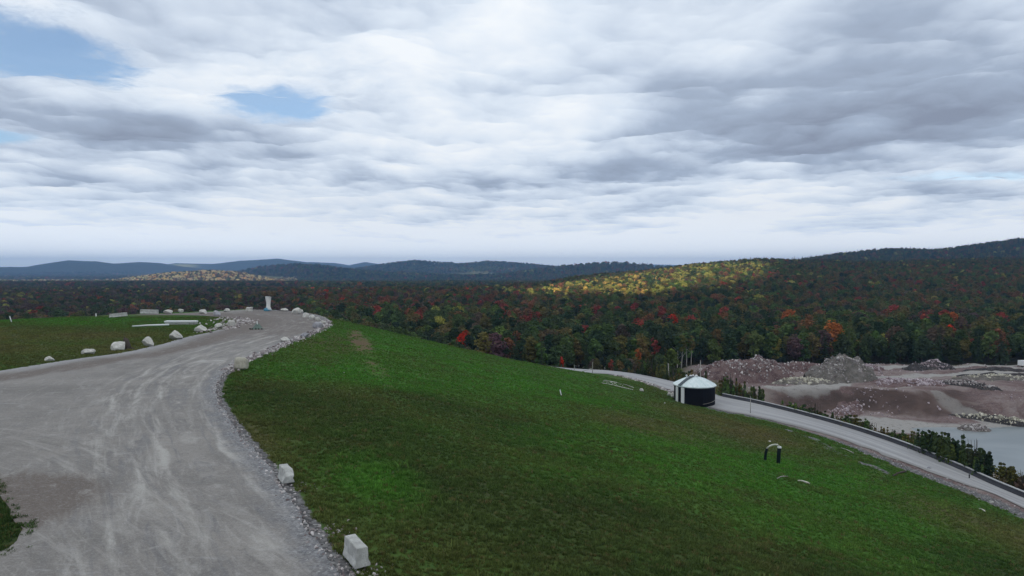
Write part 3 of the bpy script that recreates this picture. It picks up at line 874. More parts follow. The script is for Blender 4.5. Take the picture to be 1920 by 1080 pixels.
# ------------------------------------------------------------------ forest: individual trees in front, one mass behind
def scatter(y0, y1, sp, r):
    ys = np.arange(y0, y1, sp); out = []
    for yv in ys:
        xa, xb = (-150 - 960) / F * yv - 25, (2080 - 960) / F * yv + 25
        n = int((xb - xa) / sp); xs = xa + (np.arange(n) + r.uniform(-.42, .42, n)) * sp
        out.append(np.stack([xs, yv + r.uniform(-.45, .45, n) * sp], 1))
    return np.concatenate(out)

P1 = scatter(206, 420, 5.6, npr)
P1 = P1[in_wood(P1[:, 0], P1[:, 1])]
P1 = P1[sd_poly(P1[:, 0], P1[:, 1], toe) > 14]
px1 = P1[:, 0] / P1[:, 1] * F + 960
inview = (px1 > -15) & (px1 < 1935)
# what of each tree shows: trees right of the crest show whole, those to the left only their tops
front = P1[:, 1] - np.interp(px1, [-20, 600, 700, 1000, 1060, 1300, 1330, 1900], [262, 262, 256, 226, 222, 238, 247, 247])
order = np.argsort(np.where(inview & (front > -40), np.maximum(front, 0) + P1[:, 1] * .12 + npr.uniform(0, 9, len(P1)) + np.where(px1 < 620, 6, 0), 1e9))
N_IND = 268
ind = order[:N_IND]; rest1 = np.setdiff1d(np.arange(len(P1)), ind)

ZONES = [(-50, 130, "beyond the left end of the far lawn"), (130, 300, "behind the two long concrete barriers"), (300, 440, "behind the white stones on the far road rim"),
         (440, 580, "behind the tall white boot"), (580, 760, "behind the bouldered bend's grassy crest"), (760, 930, "beyond the middle of the grass crest"),
         (930, 1080, "where the grass crest meets the lower road"), (1080, 1220, "behind the lower road's far bend"), (1220, 1330, "behind the black round tank"),
         (1330, 1500, "behind the biggest rubble mound"), (1500, 1660, "behind the pointed rubble mound"), (1660, 1800, "behind the pinkish stone heap"), (1800, 2000, "behind the white trailer's parking strip")]
ORD = ["first", "second", "third", "fourth", "fifth", "sixth", "seventh", "eighth", "ninth", "tenth", "eleventh", "twelfth", "thirteenth", "fourteenth", "fifteenth", "sixteenth", "seventeenth", "eighteenth", "nineteenth", "twentieth", "next-to-last", "last"]
def zone_of(p):
    for a, b, s in ZONES:
        if a <= p < b: return s
    return ZONES[-1][2]

TREE_RECS = []
tree_first = {}
def place_tree(x, y, kind, colour, h, r, tint=None, note=None, pale=False, slim=False):
    z = hz(x, y) - .1
    if kind == 'spruce':
        cm, tm, nm, hh = r.choice(SPRUCE), TRUNK_S[0], "spruce_tree", 11.0
    else:
        cm = r.choice(SLIM) if slim else r.choice(DECID)
        tm = r.choice(TRUNK_P) if pale else r.choice(TRUNK_D); nm, hh = "broadleaf_tree", 10.0
    root = bpy.data.objects.new(nm, None); COL.objects.link(root)
    root.location = (x, y, z); root.rotation_euler = (0, 0, r.uniform(0, 6.28)); s = h / hh
    root.scale = (s * r.uniform(.92, 1.12), s * r.uniform(.92, 1.12), s)
    t = tint or jitter(PAL[colour], r)
    for n_, me in (("trunk", tm), ("crown", cm)):
        o = bpy.data.objects.new(n_, me); COL.objects.link(o); o.parent = root
        if n_ == "crown": o["tint"] = [*t]
    p = x / y * F + 960
    TREE_RECS.append([root, p, y, kind, colour, h, note, pale, slim])
    return root

rt = random.Random(5)
for i in ind:
    x, y = P1[i]
    p = px1[i]
    con = rt.random() < (.26 if p > 620 else .18)
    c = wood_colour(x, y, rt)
    if con: c = rt.choice(['deep green', 'deep green', 'dark green'])
    low = 1060 < p < 1250 and front[i] < 6
    h = rt.uniform(8.5, 12.5) * (1.12 if con else 1) * (.62 if low else 1)
    if 560 < p < 900: h *= .86
    place_tree(x, y, 'spruce' if con else 'broadleaf', c, h, rt, slim=(not con and rt.random() < .15))
# trees one notices in the photograph
def at_top(px, py, Y): d = ray(px, py); k = Y / d[1]; return d[0] * k, Y, CAM_H + d[2] * k
for (px_, top, Y, col, kind, slim, hmax, note) in [
    (868, 598, 262, 'bright red', 'broadleaf', False, 12, "small blazing red tree alone among dark green trees above the grass crest"),
    (1262, 586, 330, 'bright red', 'broadleaf', False, 13, "red orange tree standing high in the wood above the black tank"),
    (1565, 597, 268, 'orange', 'broadleaf', False, 14, "broad orange tree in the wood straight above the pointed rubble mound"),
    (1482, 568, 360, 'orange', 'broadleaf', False, 13, "pale orange red tree left of the twin rusty crowns on the hillside"),
    (1540, 560, 365, 'rust brown', 'broadleaf', False, 13, "rusty orange tree on the hillside above the broad orange tree"),
    (1786, 566, 350, 'orange', 'broadleaf', False, 13, "orange tree above a crimson one over the pinkish stone heap"),
    (1783, 598, 290, 'bright red', 'broadleaf', False, 11, "crimson tree just under an orange one over the pinkish stone heap"),
    (1882, 566, 350, 'dull red', 'broadleaf', False, 13, "dark crimson tree on the hillside near the picture's right side"),
    (1196, 622, 224, 'orange', 'broadleaf', True, 9, "slim amber tree with a narrow crown behind the lower road"),
    (1052, 655, 212, 'bright red', 'broadleaf', True, 6, "small bright red tree at the start of the lower road"),
    (1146, 655, 214, 'dull red', 'broadleaf', True, 6.5, "small dark red tree beside the lower road's far bend"),
    (1228, 630, 232, 'dull red', 'broadleaf', True, 10, "slender maroon tree left of the pale bare trunks"),
    (1340, 634, 238, 'mid green', 'broadleaf', False, 11, "light green tree leaning over the left flank of the biggest mound"),
    (640, 566, 300, 'bright red', 'broadleaf', False, 11, "scarlet tree at the wood edge right of the road boulders"),
    (1455, 634, 252, 'yellow green', 'broadleaf', False, 11, "yellow green tree behind the saddle between the two big mounds"),
    (1270, 634, 226, 'dark green', 'broadleaf', True, 12, "first pale bare trunk from the left in the row behind the tank"),
    (1278, 630, 228, 'olive', 'broadleaf', True, 12, "second pale bare trunk from the left in the row behind the tank"),
    (1288, 628, 230, 'dark green', 'broadleaf', True, 12.5, "third pale bare trunk from the left in the row behind the tank"),
    (1296, 632, 229, 'olive', 'broadleaf', True, 12, "fourth pale bare trunk from the left in the row behind the tank")]:
    x, y, zt = at_top(px_, top, Y)
    h = min(hmax, zt - hz(x, y))
    h = max(h, 4)
    t = jitter(PAL[col], rt, .1)
    if note.startswith("small blazing"): t = (.42, .035, .015)
    pale = 'pale bare trunk' in note
    rO = place_tree(x, y, kind, col, h, rt, t, note, pale=pale, slim=slim)
    if pale:
        for ch in rO.children:
            if ch.name.startswith("crown"): ch.location.z = 4.6; ch.scale = (1, 1, .62)

def label_trees():
    recs = sorted(TREE_RECS, key=lambda q: q[1]); cnt = {}
    for root, p, y, kind, colour, h, note, pale, slim in recs:
        z = zone_of(p)
        size = "tall" if h > 11.2 else ("short" if h < 9.2 else "middling")
        form = "spruce" if kind == 'spruce' else ("slim tree" if slim else "tree")
        depth = "front-row" if y < 262 else "back-row"
        key = (z, size, colour, form, depth); k = cnt.get(key, 0); cnt[key] = k + 1
        lab = note or f"{ORD[k]} {size} {colour} {form} {depth} {z}"
        root["label"] = lab; root["category"] = "tree"; root["group"] = "trees of the wood edge"
label_trees()

# the far wood as one mass, instanced
def source_coll(name, meshes):
    c = bpy.data.collections.new(name)
    for k, me in enumerate(meshes):
        o = bpy.data.objects.new(f"{name}_{k:02d}", me); c.objects.link(o)
    return c
def instancer(name, P, rot, sc, idx, tint, coll):
    me = bpy.data.meshes.new(name)
    me.vertices.add(len(P)); me.vertices.foreach_set("co", np.asarray(P, np.float32).ravel())
    vattr(me, 'rot', rot); vattr(me, 'scl', sc)
    a = me.attributes.new('idx', 'INT', 'POINT'); a.data.foreach_set("value", np.asarray(idx, np.int32))
    a = me.attributes.new('tint', 'FLOAT_COLOR', 'POINT'); a.data.foreach_set("color", np.concatenate([tint, np.ones((len(P), 1))], 1).astype(np.float32).ravel())
    o = link_mesh(name, me)
    ng = bpy.data.node_groups.new(name, 'GeometryNodeTree')
    ng.interface.new_socket("Geometry", in_out='INPUT', socket_type='NodeSocketGeometry'); ng.interface.new_socket("Geometry", in_out='OUTPUT', socket_type='NodeSocketGeometry')
    N, L = ng.nodes, ng.links
    gi, go = N.new('NodeGroupInput'), N.new('NodeGroupOutput')
    ip = N.new('GeometryNodeInstanceOnPoints'); ci = N.new('GeometryNodeCollectionInfo')
    ci.inputs['Collection'].default_value = coll; ci.inputs['Separate Children'].default_value = True; ci.inputs['Reset Children'].default_value = True
    def na(nm, ty):
        n = N.new('GeometryNodeInputNamedAttribute'); n.data_type = ty; n.inputs['Name'].default_value = nm
        return [s for s in n.outputs if s.enabled and s.name == 'Attribute'][0]
    L.new(gi.outputs[0], ip.inputs['Points']); L.new(ci.outputs[0], ip.inputs['Instance']); ip.inputs['Pick Instance'].default_value = True
    L.new(na('idx', 'INT'), ip.inputs['Instance Index']); L.new(na('rot', 'FLOAT_VECTOR'), ip.inputs['Rotation']); L.new(na('scl', 'FLOAT_VECTOR'), ip.inputs['Scale'])
    L.new(ip.outputs[0], go.inputs[0])
    m = o.modifiers.new("scatter", 'NODES'); m.node_group = ng
    return o

def build_far_wood():
    r = np.random.RandomState(3)
    sets = [(P1[rest1], 1.0), (scatter(420, 1250, 5.7, r), .86), (scatter(1250, 3000, 11, r), 1.35), (scatter(3000, 5600, 24, r), 2.3)]
    P, SC, ID, TI, RO = [], [], [], [], []
    rr = random.Random(9)
    for pts, k in sets:
        z = height(pts[:, 0], pts[:, 1])
        if k > 1:
            yy = pts[:, 1]; p = pts[:, 0] / yy * F + 960
            fz = np.zeros(len(pts))
            for (c, rx, d, ry) in [(1130, 50, 2500, 90), (700, 60, 2450, 70), (640, 90, 4300, 160), (520, 45, 5500, 250), (880, 60, 4300, 150), (480, 60, 3050, 120), (60, 40, 5200, 200), (960, 30, 4200, 130)]:
                fz = np.maximum(fz, 1 - sstep(.8, 1.0, np.hypot((p - c) / rx, (yy - d) / ry)))
            keep = fz < .5
            pts, z = pts[keep], z[keep]
        na, nb = wood_noise(pts[:, 0], pts[:, 1])
        for (x, y), zz, a_, b_ in zip(pts, z, na, nb):
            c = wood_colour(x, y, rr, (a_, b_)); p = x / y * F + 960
            con = rr.random() < (.22 if p > 900 else .15) and c not in ('sunlit gold', 'yellow green')
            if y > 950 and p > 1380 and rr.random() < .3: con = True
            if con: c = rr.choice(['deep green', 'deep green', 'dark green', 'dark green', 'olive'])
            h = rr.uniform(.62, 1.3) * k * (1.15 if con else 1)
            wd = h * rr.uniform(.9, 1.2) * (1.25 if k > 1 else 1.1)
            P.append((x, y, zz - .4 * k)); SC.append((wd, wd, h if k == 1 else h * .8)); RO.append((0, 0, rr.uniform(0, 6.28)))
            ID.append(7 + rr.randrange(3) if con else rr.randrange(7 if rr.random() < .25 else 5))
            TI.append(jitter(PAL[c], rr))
    coll = source_coll("wood_crowns", DECID + SLIM + SPRUCE)
    o = instancer("forest", P, RO, SC, ID, np.array(TI), coll)
    tag(o, "autumn wood of dark green, rust and sunlit gold covering the hillside", kind='stuff')
    return len(P)
build_far_wood()

# ------------------------------------------------------------------ shrubs
def shrub_mesh(seed, H=2.4, R=1.5, spiky=True):
    r = random.Random(seed); C, RR = [], []
    for i in range(9):
        w = r.uniform(0, 6.28); q = R * r.uniform(0, .75); C.append((q * math.cos(w), q * math.sin(w), H * r.uniform(.18, .5))); RR.append(R * r.uniform(.3, .48))
    if spiky:
        for i in range(9):
            w = r.uniform(0, 6.28); q = R * r.uniform(0, .8); t = r.uniform(.55, 1.05)
            for k in range(4): C.append((q * math.cos(w), q * math.sin(w), H * t * (.5 + .5 * k / 3))); RR.append(.30 * (1 - k * .2))
    return leaf_cloud(C, RR, 20, .24, seed, .4)
SHRUB = [foliage_mesh("foliage", *shrub_mesh(s, H, R, sp)) for s, H, R, sp in ((51, 2.6, 1.4, True), (52, 2.2, 1.6, True), (53, 1.7, 1.6, False), (54, 3.0, 1.2, True))]
def stem_mesh(seed):
    r = random.Random(seed); mb = MB()
    for k in range(6):
        w = r.uniform(0, 6.28); q = r.uniform(.2, .8)
        mb.tube([(0, 0, -.2), (q * .6 * math.cos(w), q * .6 * math.sin(w), .8), (q * math.cos(w), q * math.sin(w), 1.9)], [.05, .035, .012], 5)
    o = mb.build("stem", M_bark); me = o.data; bpy.data.objects.remove(o); return me
STEM = [stem_mesh(61), stem_mesh(62)]
SHRUBS = []
def shrub(px_, py_, h, col, zone, Y=None):
    """foot at a photo point, height in photo pixels"""
    d = ray(px_, py_)
    best = None
    for Yt in np.arange(60, 260, .5):
        x = d[0] / d[1] * Yt; zt = CAM_H + d[2] / d[1] * Yt
        if zt < hz(x, Yt): best = Yt; break
    if best is None: return
    if Y: best = Y
    x = d[0] / d[1] * best; z = hz(x, best)
    H = px_size(h, best)
    k = rt.randrange(4); base = (2.6, 2.2, 1.7, 3.0)[k]
    root = bpy.data.objects.new("shrub", None); COL.objects.link(root); root.location = (x, best, z - .1); root.rotation_euler = (0, 0, rt.uniform(0, 6.28))
    s = H / base; w = min(max(s, .55), 1.5); root.scale = (w * rt.uniform(.9, 1.2), w * rt.uniform(.9, 1.2), s)
    o = bpy.data.objects.new("foliage", SHRUB[k]); COL.objects.link(o); o.parent = root; o["tint"] = [*jitter(PAL[col], rt)]
    o = bpy.data.objects.new("stem", rt.choice(STEM)); COL.objects.link(o); o.parent = root
    SHRUBS.append((root, px_, col, "tall" if h > 26 else ("low" if h < 14 else "mid-height"), zone))

far_line = smooth_line(low_far, 3)
# scrub between the guard wall and the quarry, along the outer shoulder
def along(pxv):
    q = np.array(low_far); pp = q[:, 0] / q[:, 1] * F + 960
    k = np.argsort(pp); return np.interp(pxv, pp[k], q[k, 0]), np.interp(pxv, pp[k], q[k, 1])
def shoulder_shrub(pxv, off, Hm, col, zone):
    x, y = along(pxv); d = Vector((x, y)).normalized()
    xx, yy = x + d.x * off, y + d.y * off
    root = bpy.data.objects.new("shrub", None); COL.objects.link(root)
    root.location = (xx, yy, hz(xx, yy) - .1); root.rotation_euler = (0, 0, rt.uniform(0, 6.28))
    k = rt.randrange(4); s = Hm / (2.6, 2.2, 1.7, 3.0)[k]; w = min(max(s, .5), 1.35)
    root.scale = (w * rt.uniform(.85, 1.15), w * rt.uniform(.85, 1.15), s)
    o = bpy.data.objects.new("foliage", SHRUB[k]); COL.objects.link(o); o.parent = root; o["tint"] = [*jitter(PAL[col], rt)]
    o = bpy.data.objects.new("stem", rt.choice(STEM)); COL.objects.link(o); o.parent = root
    SHRUBS.append((root, xx / yy * F + 960, col, "tall" if Hm > 3.2 else ("low" if Hm < 1.8 else "mid-height"), zone))
for (a, b, n, h0, h1, cols, zone) in [
    (1352, 1425, 17, 3.8, 6.2, ['dark green', 'mid green', 'olive'], "by the wall's end near the tank"),
    (1425, 1480, 11, 2.4, 3.8, ['bronze', 'olive', 'dark green'], "behind the wall left of the bank"),
    (1480, 1545, 15, 2.8, 4.4, ['dark green', 'mid green', 'dark green'], "below the cream stone heap"),
    (1545, 1640, 20, 1.9, 3.2, ['mid green', 'olive', 'dark green'], "below the quarry's brown bank"),
    (1640, 1740, 20, 1.3, 2.6, ['dark green', 'mid green', 'olive'], "below the beige quarry floor"),
    (1740, 1860, 34, 1.6, 3.9, ['dark green', 'mid green', 'dark green', 'deep green'], "against the grey pond"),
    (1885, 1935, 8, 1.6, 2.6, ['olive', 'grey brown'], "at the wall's right end")]:
    for i in range(n):
        p = a + (b - a) * (i + rt.random()) / n
        shoulder_shrub(p, rt.uniform(1.7, 3.6), rt.uniform(h0, h1) * 1.1, rt.choice(cols), zone)
# scrub left of the tank, beyond the lower road
for i in range(64):
    p = 1105 + 215 * (i + rt.random()) / 64
    x, y = along(p); off = rt.uniform(2.5, 11); d = Vector((x, y)).normalized()
    shoulder_shrub(p, off, (rt.uniform(2.6, 5.8) if p > 1210 else rt.uniform(1.4, 3.4)) * (.75 + off / 22), rt.choice(['dark green', 'olive', 'bronze', 'mid green', 'dark green', 'deep green']), "between lower road and dark wood")
def label_shrubs():
    cnt = {}
    for root, p, col, size, zone in sorted(SHRUBS, key=lambda q: q[1]):
        key = (col, size, zone); k = cnt.get(key, 0); cnt[key] = k + 1
        root["label"] = f"{ORD[k]} {size} {col} shrub from the left {zone}"; root["category"] = "shrub"; root["group"] = "scrub along the lower road"
label_shrubs()

# ------------------------------------------------------------------ boulders and blocks on the hilltop
def boulder(px_, py_, w, h, label, mat=None, seed=0, cat="boulder", depth=.8, group="boulders lining the gravel road", shape=None, z=0.0, name="boulder"):
    x, y = on(px_, py_, z)
    W, Hh = px_size(w, y), px_size(h, y)
    V, Q = rock_arrays(900 + seed, 3)
    if shape == 'dome': V[:, 2] = np.where(V[:, 2] < -.35, -.35 + (V[:, 2] + .35) * .3, V[:, 2])
    if shape == 'wedge': V[:, 0] = V[:, 0] * (1 - .42 * (V[:, 2] + 1) / 2 * 1.3) - .28 * (V[:, 2] + 1) / 2
    if shape == 'peak': k = 1 - .62 * np.clip((V[:, 2] + .6) / 1.6, 0, 1); V[:, 0] = V[:, 0] * k - .12 * V[:, 2]; V[:, 1] *= k
    if shape == 'block': V = np.sign(V) * np.abs(V) ** .55
    mx, mn = V.max(0), V.min(0); V = (V - (mx + mn) / 2) / ((mx - mn) / 2)
    V = V * np.array([W / 2, W / 2 * depth, Hh / 2 * 1.12]); V[:, 2] -= V[:, 2].min() + Hh * .12
    me = fast_mesh(name, V, Q, mat or M_boulder, smooth=False)
    me.polygons.foreach_set("use_smooth", np.full(len(Q), True))
    try: me.set_sharp_from_angle(angle=math.radians(28))
    except Exception: pass
    o = link_mesh(name, me); o.location = (x, y + W * depth * .4, z - .02); o.rotation_euler = (0, 0, 0)
    tag(o, label, cat, group)
    return o
B = boulder
B(88, 677, 20, 9, "flat cream boulder at the lawn edge, nearest the left side of the picture", seed=1, shape='dome')
B(160, 665, 25, 11, "low white boulder on the road bank, next left of the domed one by the stump", seed=2)
B(216, 657, 26, 16, "rounded white boulder right beside the dark stump", seed=3, shape='dome')
B(275, 650, 20, 19, "narrow leaning wedge of cream stone at the lawn edge", seed=4, shape='wedge')
B(326, 637, 24, 18, "tall peaked cream boulder below the long white slab", seed=5, shape='peak')
B(374, 622, 26, 13, "jagged white boulder with a ragged right foot near the slab", seed=6, shape='peak')
B(407, 616, 16, 10, "plain squat boulder between the jagged one and the lawn's pointed tip", seed=7)
B(432, 612, 13, 11, "small blocky boulder at the lawn's pointed tip", seed=8, shape='block')
B(313, 588.5, 15, 8, "white boulder immediately right of the two long concrete barriers", seed=9)
B(338, 586, 9, 7, "small square stone on the far rim right of the barriers", seed=10, shape='block')
B(379, 588, 14, 8, "domed pale boulder on the far rim halfway to the boot", seed=11, shape='dome')
B(405, 592, 14, 10, "boulder with a dark near side standing at the far road's edge", M_boulder_grey, 12, shape='dome')
B(424, 585, 12, 7, "white boulder with an overhanging right end on the far rim", seed=13)
B(466, 584, 13, 8, "trapezoid pale stone block next left of the white boot", seed=14, shape='block')
B(532, 583.5, 14, 6, "low white boulder next right of the white boot", seed=15)
B(554, 589, 17, 12, "largest white boulder of the cluster at the outer road bend", seed=16)
B(565, 587, 7, 7, "small knobby stone leaning on the bend's largest boulder", seed=17)
B(573, 595, 13, 9, "rounded white boulder next down the bend from the largest one", seed=18, shape='dome')
B(584, 599, 13, 9, "left one of the touching pair of white boulders on the outer bend", seed=19)
B(595, 602, 11, 8, "right one of the touching pair of white boulders on the outer bend", seed=20)
B(605, 608.5, 12, 8, "pale boulder at the grass edge just above the purple grey one", seed=21)
B(595, 615, 21, 12, "broad purple grey boulder on the outer edge of the bend", M_boulder_grey, 22, shape='dome')
B(620, 612, 7, 4, "tiny white stone lying alone in the grass off the bend", seed=23, z=-.35)
B(571, 632, 16, 9, "grey white boulder in the rubble edge below the bend", M_boulder_grey, 24)
B(532, 641, 20, 9, "flat bright white slab stone in the rubble road edge", seed=25, shape='wedge')
B(450, 691, 25, 21, "large buff squared boulder at the inner corner of the grass", M_boulder_buff, 26, shape='block', depth=.7)

def jersey(name, px_, py_, L, Hh, base, rz, label, cat, group=None, mat=None, broken=False):
    x, y = on(px_, py_, 0)
    b, t = base / 2, base * .35
    prof = [(-b, 0), (b, 0), (b, Hh * .12), (b * .78, Hh * .34), (t, Hh), (-t, Hh), (-b * .78, Hh * .34), (-b, Hh * .12)]
    mb = MB()
    n = 6
    mb.sweep([(0, -L / 2 + L * k / n, 0) for k in range(n + 1)], prof)
    o = mb.build(name, mat or M_concrete)
    bm = bmesh.new(); bm.from_mesh(o.data)
    if broken:
        for v in bm.verts:
            if v.co.y < -L * .1 and v.co.z > Hh * .5: v.co.z += (v.co.y + L * .1) / L * Hh * 1.2; v.co.x += .10
    r = random.Random(int(px_))
    for v in bm.verts: v.co += Vector((r.uniform(-.015, .015), r.uniform(-.02, .02), r.uniform(-.012, .012)))
    bmesh.ops.bevel(bm, geom=[e for e in bm.edges if e.calc_face_angle(0) > .35], offset=.02, segments=2, affect='EDGES')
    bm.to_mesh(o.data); bm.free()
    o.location = (x, y, -.03); o.rotation_euler = (0, 0, rz)
    return tag(o, label, cat, group)
j1 = jersey("concrete_barrier", 668, 1049, 1.6, .80, .66, math.radians(31), "pale concrete barrier section on the grass verge at the bottom of the picture", "barrier")
j2 = jersey("concrete_barrier", 536, 899, 1.35, .75, .66, math.radians(30), "broken pale barrier stub on the verge, up the road from the whole one", "barrier", broken=True)
for (px_, py_, w, h, tl, lab) in [(222, 594.5, 30, 7, -.10, "long concrete barrier lying at a slant on the far lawn edge"), (280, 588.5, 31, 7.5, .03, "level grey concrete barrier on the far rim, right of the slanting one")]:
    x, y = on(px_, py_, 0)
    o = jersey("concrete_barrier", px_, py_, px_size(w, y), px_size(h, y), 1.0, math.pi / 2 + .12, lab, "barrier", "long concrete barriers on the far rim")
    o.rotation_euler = (tl, 0, math.pi / 2 + .12); o.location.z += .1

# long white slab and rail on the inner lawn
def long_slab():
    x, y = on(340, 608, 0); L = px_size(58, y)
    t = thing("concrete_slab", "long white slab raised along the inner lawn beside the road", "slab", (x, y, 0), .03)
    mb = MB(); mb.box((0, 0, .62), (L, 1.5, .34), 0, .04); mb.build("slab_top", M_white, t)
    mb = MB(); mb.box((0, .05, .2), (L * .97, 1.1, .5), 0, .03); mb.build("footing", M_concrete, t)
    x, y = on(282, 612.5, 0); L = px_size(66, y)
    o = MB(); o.tube([(-L / 2, 0, .05), (-L * .1, .1, .22), (L / 2, .2, .34)], [.13, .16, .2], 10); q = o.build("white_pipe", M_white, smooth=True)
    q.location = (x, y, 0.05); q.rotation_euler = (0, 0, .05); tag(q, "thin white pipe lying on the lawn left of the long slab", "pipe")
long_slab()

def stump():
    x, y = on(232, 655, 0)
    t = thing("tree_stump", "dark broken tree stump standing right of the domed boulder", "stump", (x, y + .8, -.05))
    h = px_size(24, y); mb = MB()
    mb.tube([(0, 0, 0), (.05, 0, h * .3), (-.1, 0, h * .65), (-.22, .05, h * .86)], [.62, .48, .40, .26], 11); mb.tube([(-.2, 0, h * .6), (-.35, 0, h)], [.22, .03], 7); mb.tube([(.1, 0, h * .55), (.3, .1, h * .8)], [.2, .04], 6)
    mb.build("trunk", M_bark, t, True)
    mb = MB()
    for k in range(7): mb.tube([(0, 0, .25), (math.cos(k * .9) * .7, math.sin(k * .9) * .7, .1), (math.cos(k * .9) * 1.3, math.sin(k * .9) * 1.2, -.05)], [.2, .13, .04], 6)
    mb.build("root", M_bark, t, True)
stump()

def post(name, label, cat, px_, py_, hpx, rad, mat, z, lean=(0, 0), base_mat=None, group=None, Y=None):
    if Y is None: x, y = on(px_, py_, z)
    else:
        d = ray(px_, py_); x, y = d[0] / d[1] * Y, Y; z = hz(x, Y)
    h = px_size(hpx, y)
    t = thing(name, label, cat, (x, y, z - .1), 0, group)
    rad *= .8; mb = MB(); mb.tube([(0, 0, 0), (lean[0] * .5 * h, 0, h * .5), (lean[0] * h, lean[1] * h, h + .1)], [rad, rad * .92, rad * .8], 10); mb.build("post", mat, t, True)
    mb = MB(); mb.tube([(lean[0] * h, lean[1] * h, h + .08), (lean[0] * h, lean[1] * h, h + .2)], [rad * 1.15, rad * .7], 10); mb.build("cap", base_mat or mat, t, True)
    return t
post("marker_post", "short white post leaning left at the far lawn edge", "post", 22, 603.5, 10, .14, M_white, 0, (-.35, 0))
post("marker_post", "tiny white post on the far rim left of the barriers", "post", 180, 593.5, 5, .2, M_white, 0)

def boot():
    x, y = on(503, 583, 0)
    t = thing("giant_boot", "tall white boot-shaped planter with blue toe and dry brown brush on top", "planter", (x, y, 0))
    H = px_size(27, y); u = H / 27.0
    prof = [(0, 2.2, 6.2), (3, .4, 5.4), (6, .1, 4.4), (9, .8, 3.5), (14, 1.2, 3.7), (19, .8, 4.3), (24, .4, 5.0), (26, .2, 5.3)]
    mb = MB(); rings = []
    mb.tube([(c * u * .4, 0, h * u) for h, c, r in prof], [r * u for h, c, r in prof], 20)
    n = NT("boot_shell"); p = n.obj(); s = n.n.new('ShaderNodeSeparateXYZ'); n.set(s.inputs[0], p)
    k = n.math('ADD', s.outputs[2], n.math('MULTIPLY', n.math('SUBTRACT', n.noise(p, 1.6, 4), .5), 1.0))
    k = n.math('ADD', k, n.math('MULTIPLY', s.outputs[0], .55))
    n.principled(n.mix(n.maprange(k, .5, 1.25), (.07, .25, .36), (.74, .73, .70)), .6, .3)
    mb.build("shaft", n.m, t, True)
    V, Q = rock_arrays(77, 3, 2, .02); V = V * np.array([4.6 * u, 4.4 * u, 3.1 * u]); V[:, 2] = np.maximum(V[:, 2] + 2.4 * u, 0)
    o = link_mesh("toe", fast_mesh("toe", V, Q, n.m)); o.parent = t; o.location = (-3.4 * u, -1.0 * u, 0)
    mb = MB(); mb.tube([(.05, 0, H - .25), (.05, 0, H + .05)], [5.6 * u, 5.5 * u], 20); mb.build("rim", M_white, t, True)
    C = [(rt.uniform(-8, 11) * u, rt.uniform(-6, 6) * u, H + rt.uniform(3, 9) * u) for _ in range(16)]
    V, Q, T = leaf_cloud(C, [2.8 * u] * 16, 34, .5, 71)
    o = link_mesh("dry_brush", foliage_mesh("dry_brush", V, Q, T)); o.parent = t; o["tint"] = [.17, .135, .095]
    mb = MB()
    for c in C[:12]: mb.tube([(0, 0, H - .1), (c[0] * .5, c[1] * .5, H + .5), c], [.06, .04, .015], 5)
    mb.build("twigs", M_bark, t)
boot()

def debris():
    x, y = on(483, 617, 0); u = px_size(1, y)
    t = thing("debris_heap", "heap of green netting with an upright pale board lying on the road", "debris", (x, y, 0))
    g = 34; V, Q = [], []
    for i in range(g):
        for j in range(g):
            a, b = (i / (g - 1) - .5) * 2, (j / (g - 1) - .5) * 2
            r = math.hypot(a, b)
            z = max(0, 1 - r ** 1.2) ** 1.3 * 13 * u + float(fbm(a * 4 + 9, b * 4, 5, 3) - .3) * 2.4 * u * max(0, 1.15 - r)
            V.append((a * 13 * u, b * 9 * u, z - .08)); 
    Q = [(i * g + j, (i + 1) * g + j, (i + 1) * g + j + 1, i * g + j + 1) for i in range(g - 1) for j in range(g - 1)]
    o = mesh_obj("netting", V, Q, simple_mat("green_netting", (.13, .17, .145), .8, .2, .6, 1.6), t, True)
    mb = MB(); mb.box((1.5 * u, -2 * u, 8 * u), (1.9 * u, .8 * u, 14 * u), .2, .02); o = mb.build("board", M_white, t); o.rotation_euler = (0, -.12, 0)
    mb = MB()
    for q in [(-11, -7, 2.4), (-7, -8, 2), (5, -8, 2.2), (10, -7, 2.2), (0, -8.5, 1.6)]: mb.box((q[0] * u, q[1] * u, .9 * u), (q[2] * 2.2 * u, 2.2 * u, 2.2 * u), q[2], .05)
    mb.build("dark_rags", M_dark, t)
    mb = MB(); mb.tube([(4 * u, -5 * u, .1), (9 * u, -5 * u, 2 * u), (22 * u, -4 * u, .3)], [.09, .09, .06], 6); mb.build("bent_rod", M_grey, t)
debris()

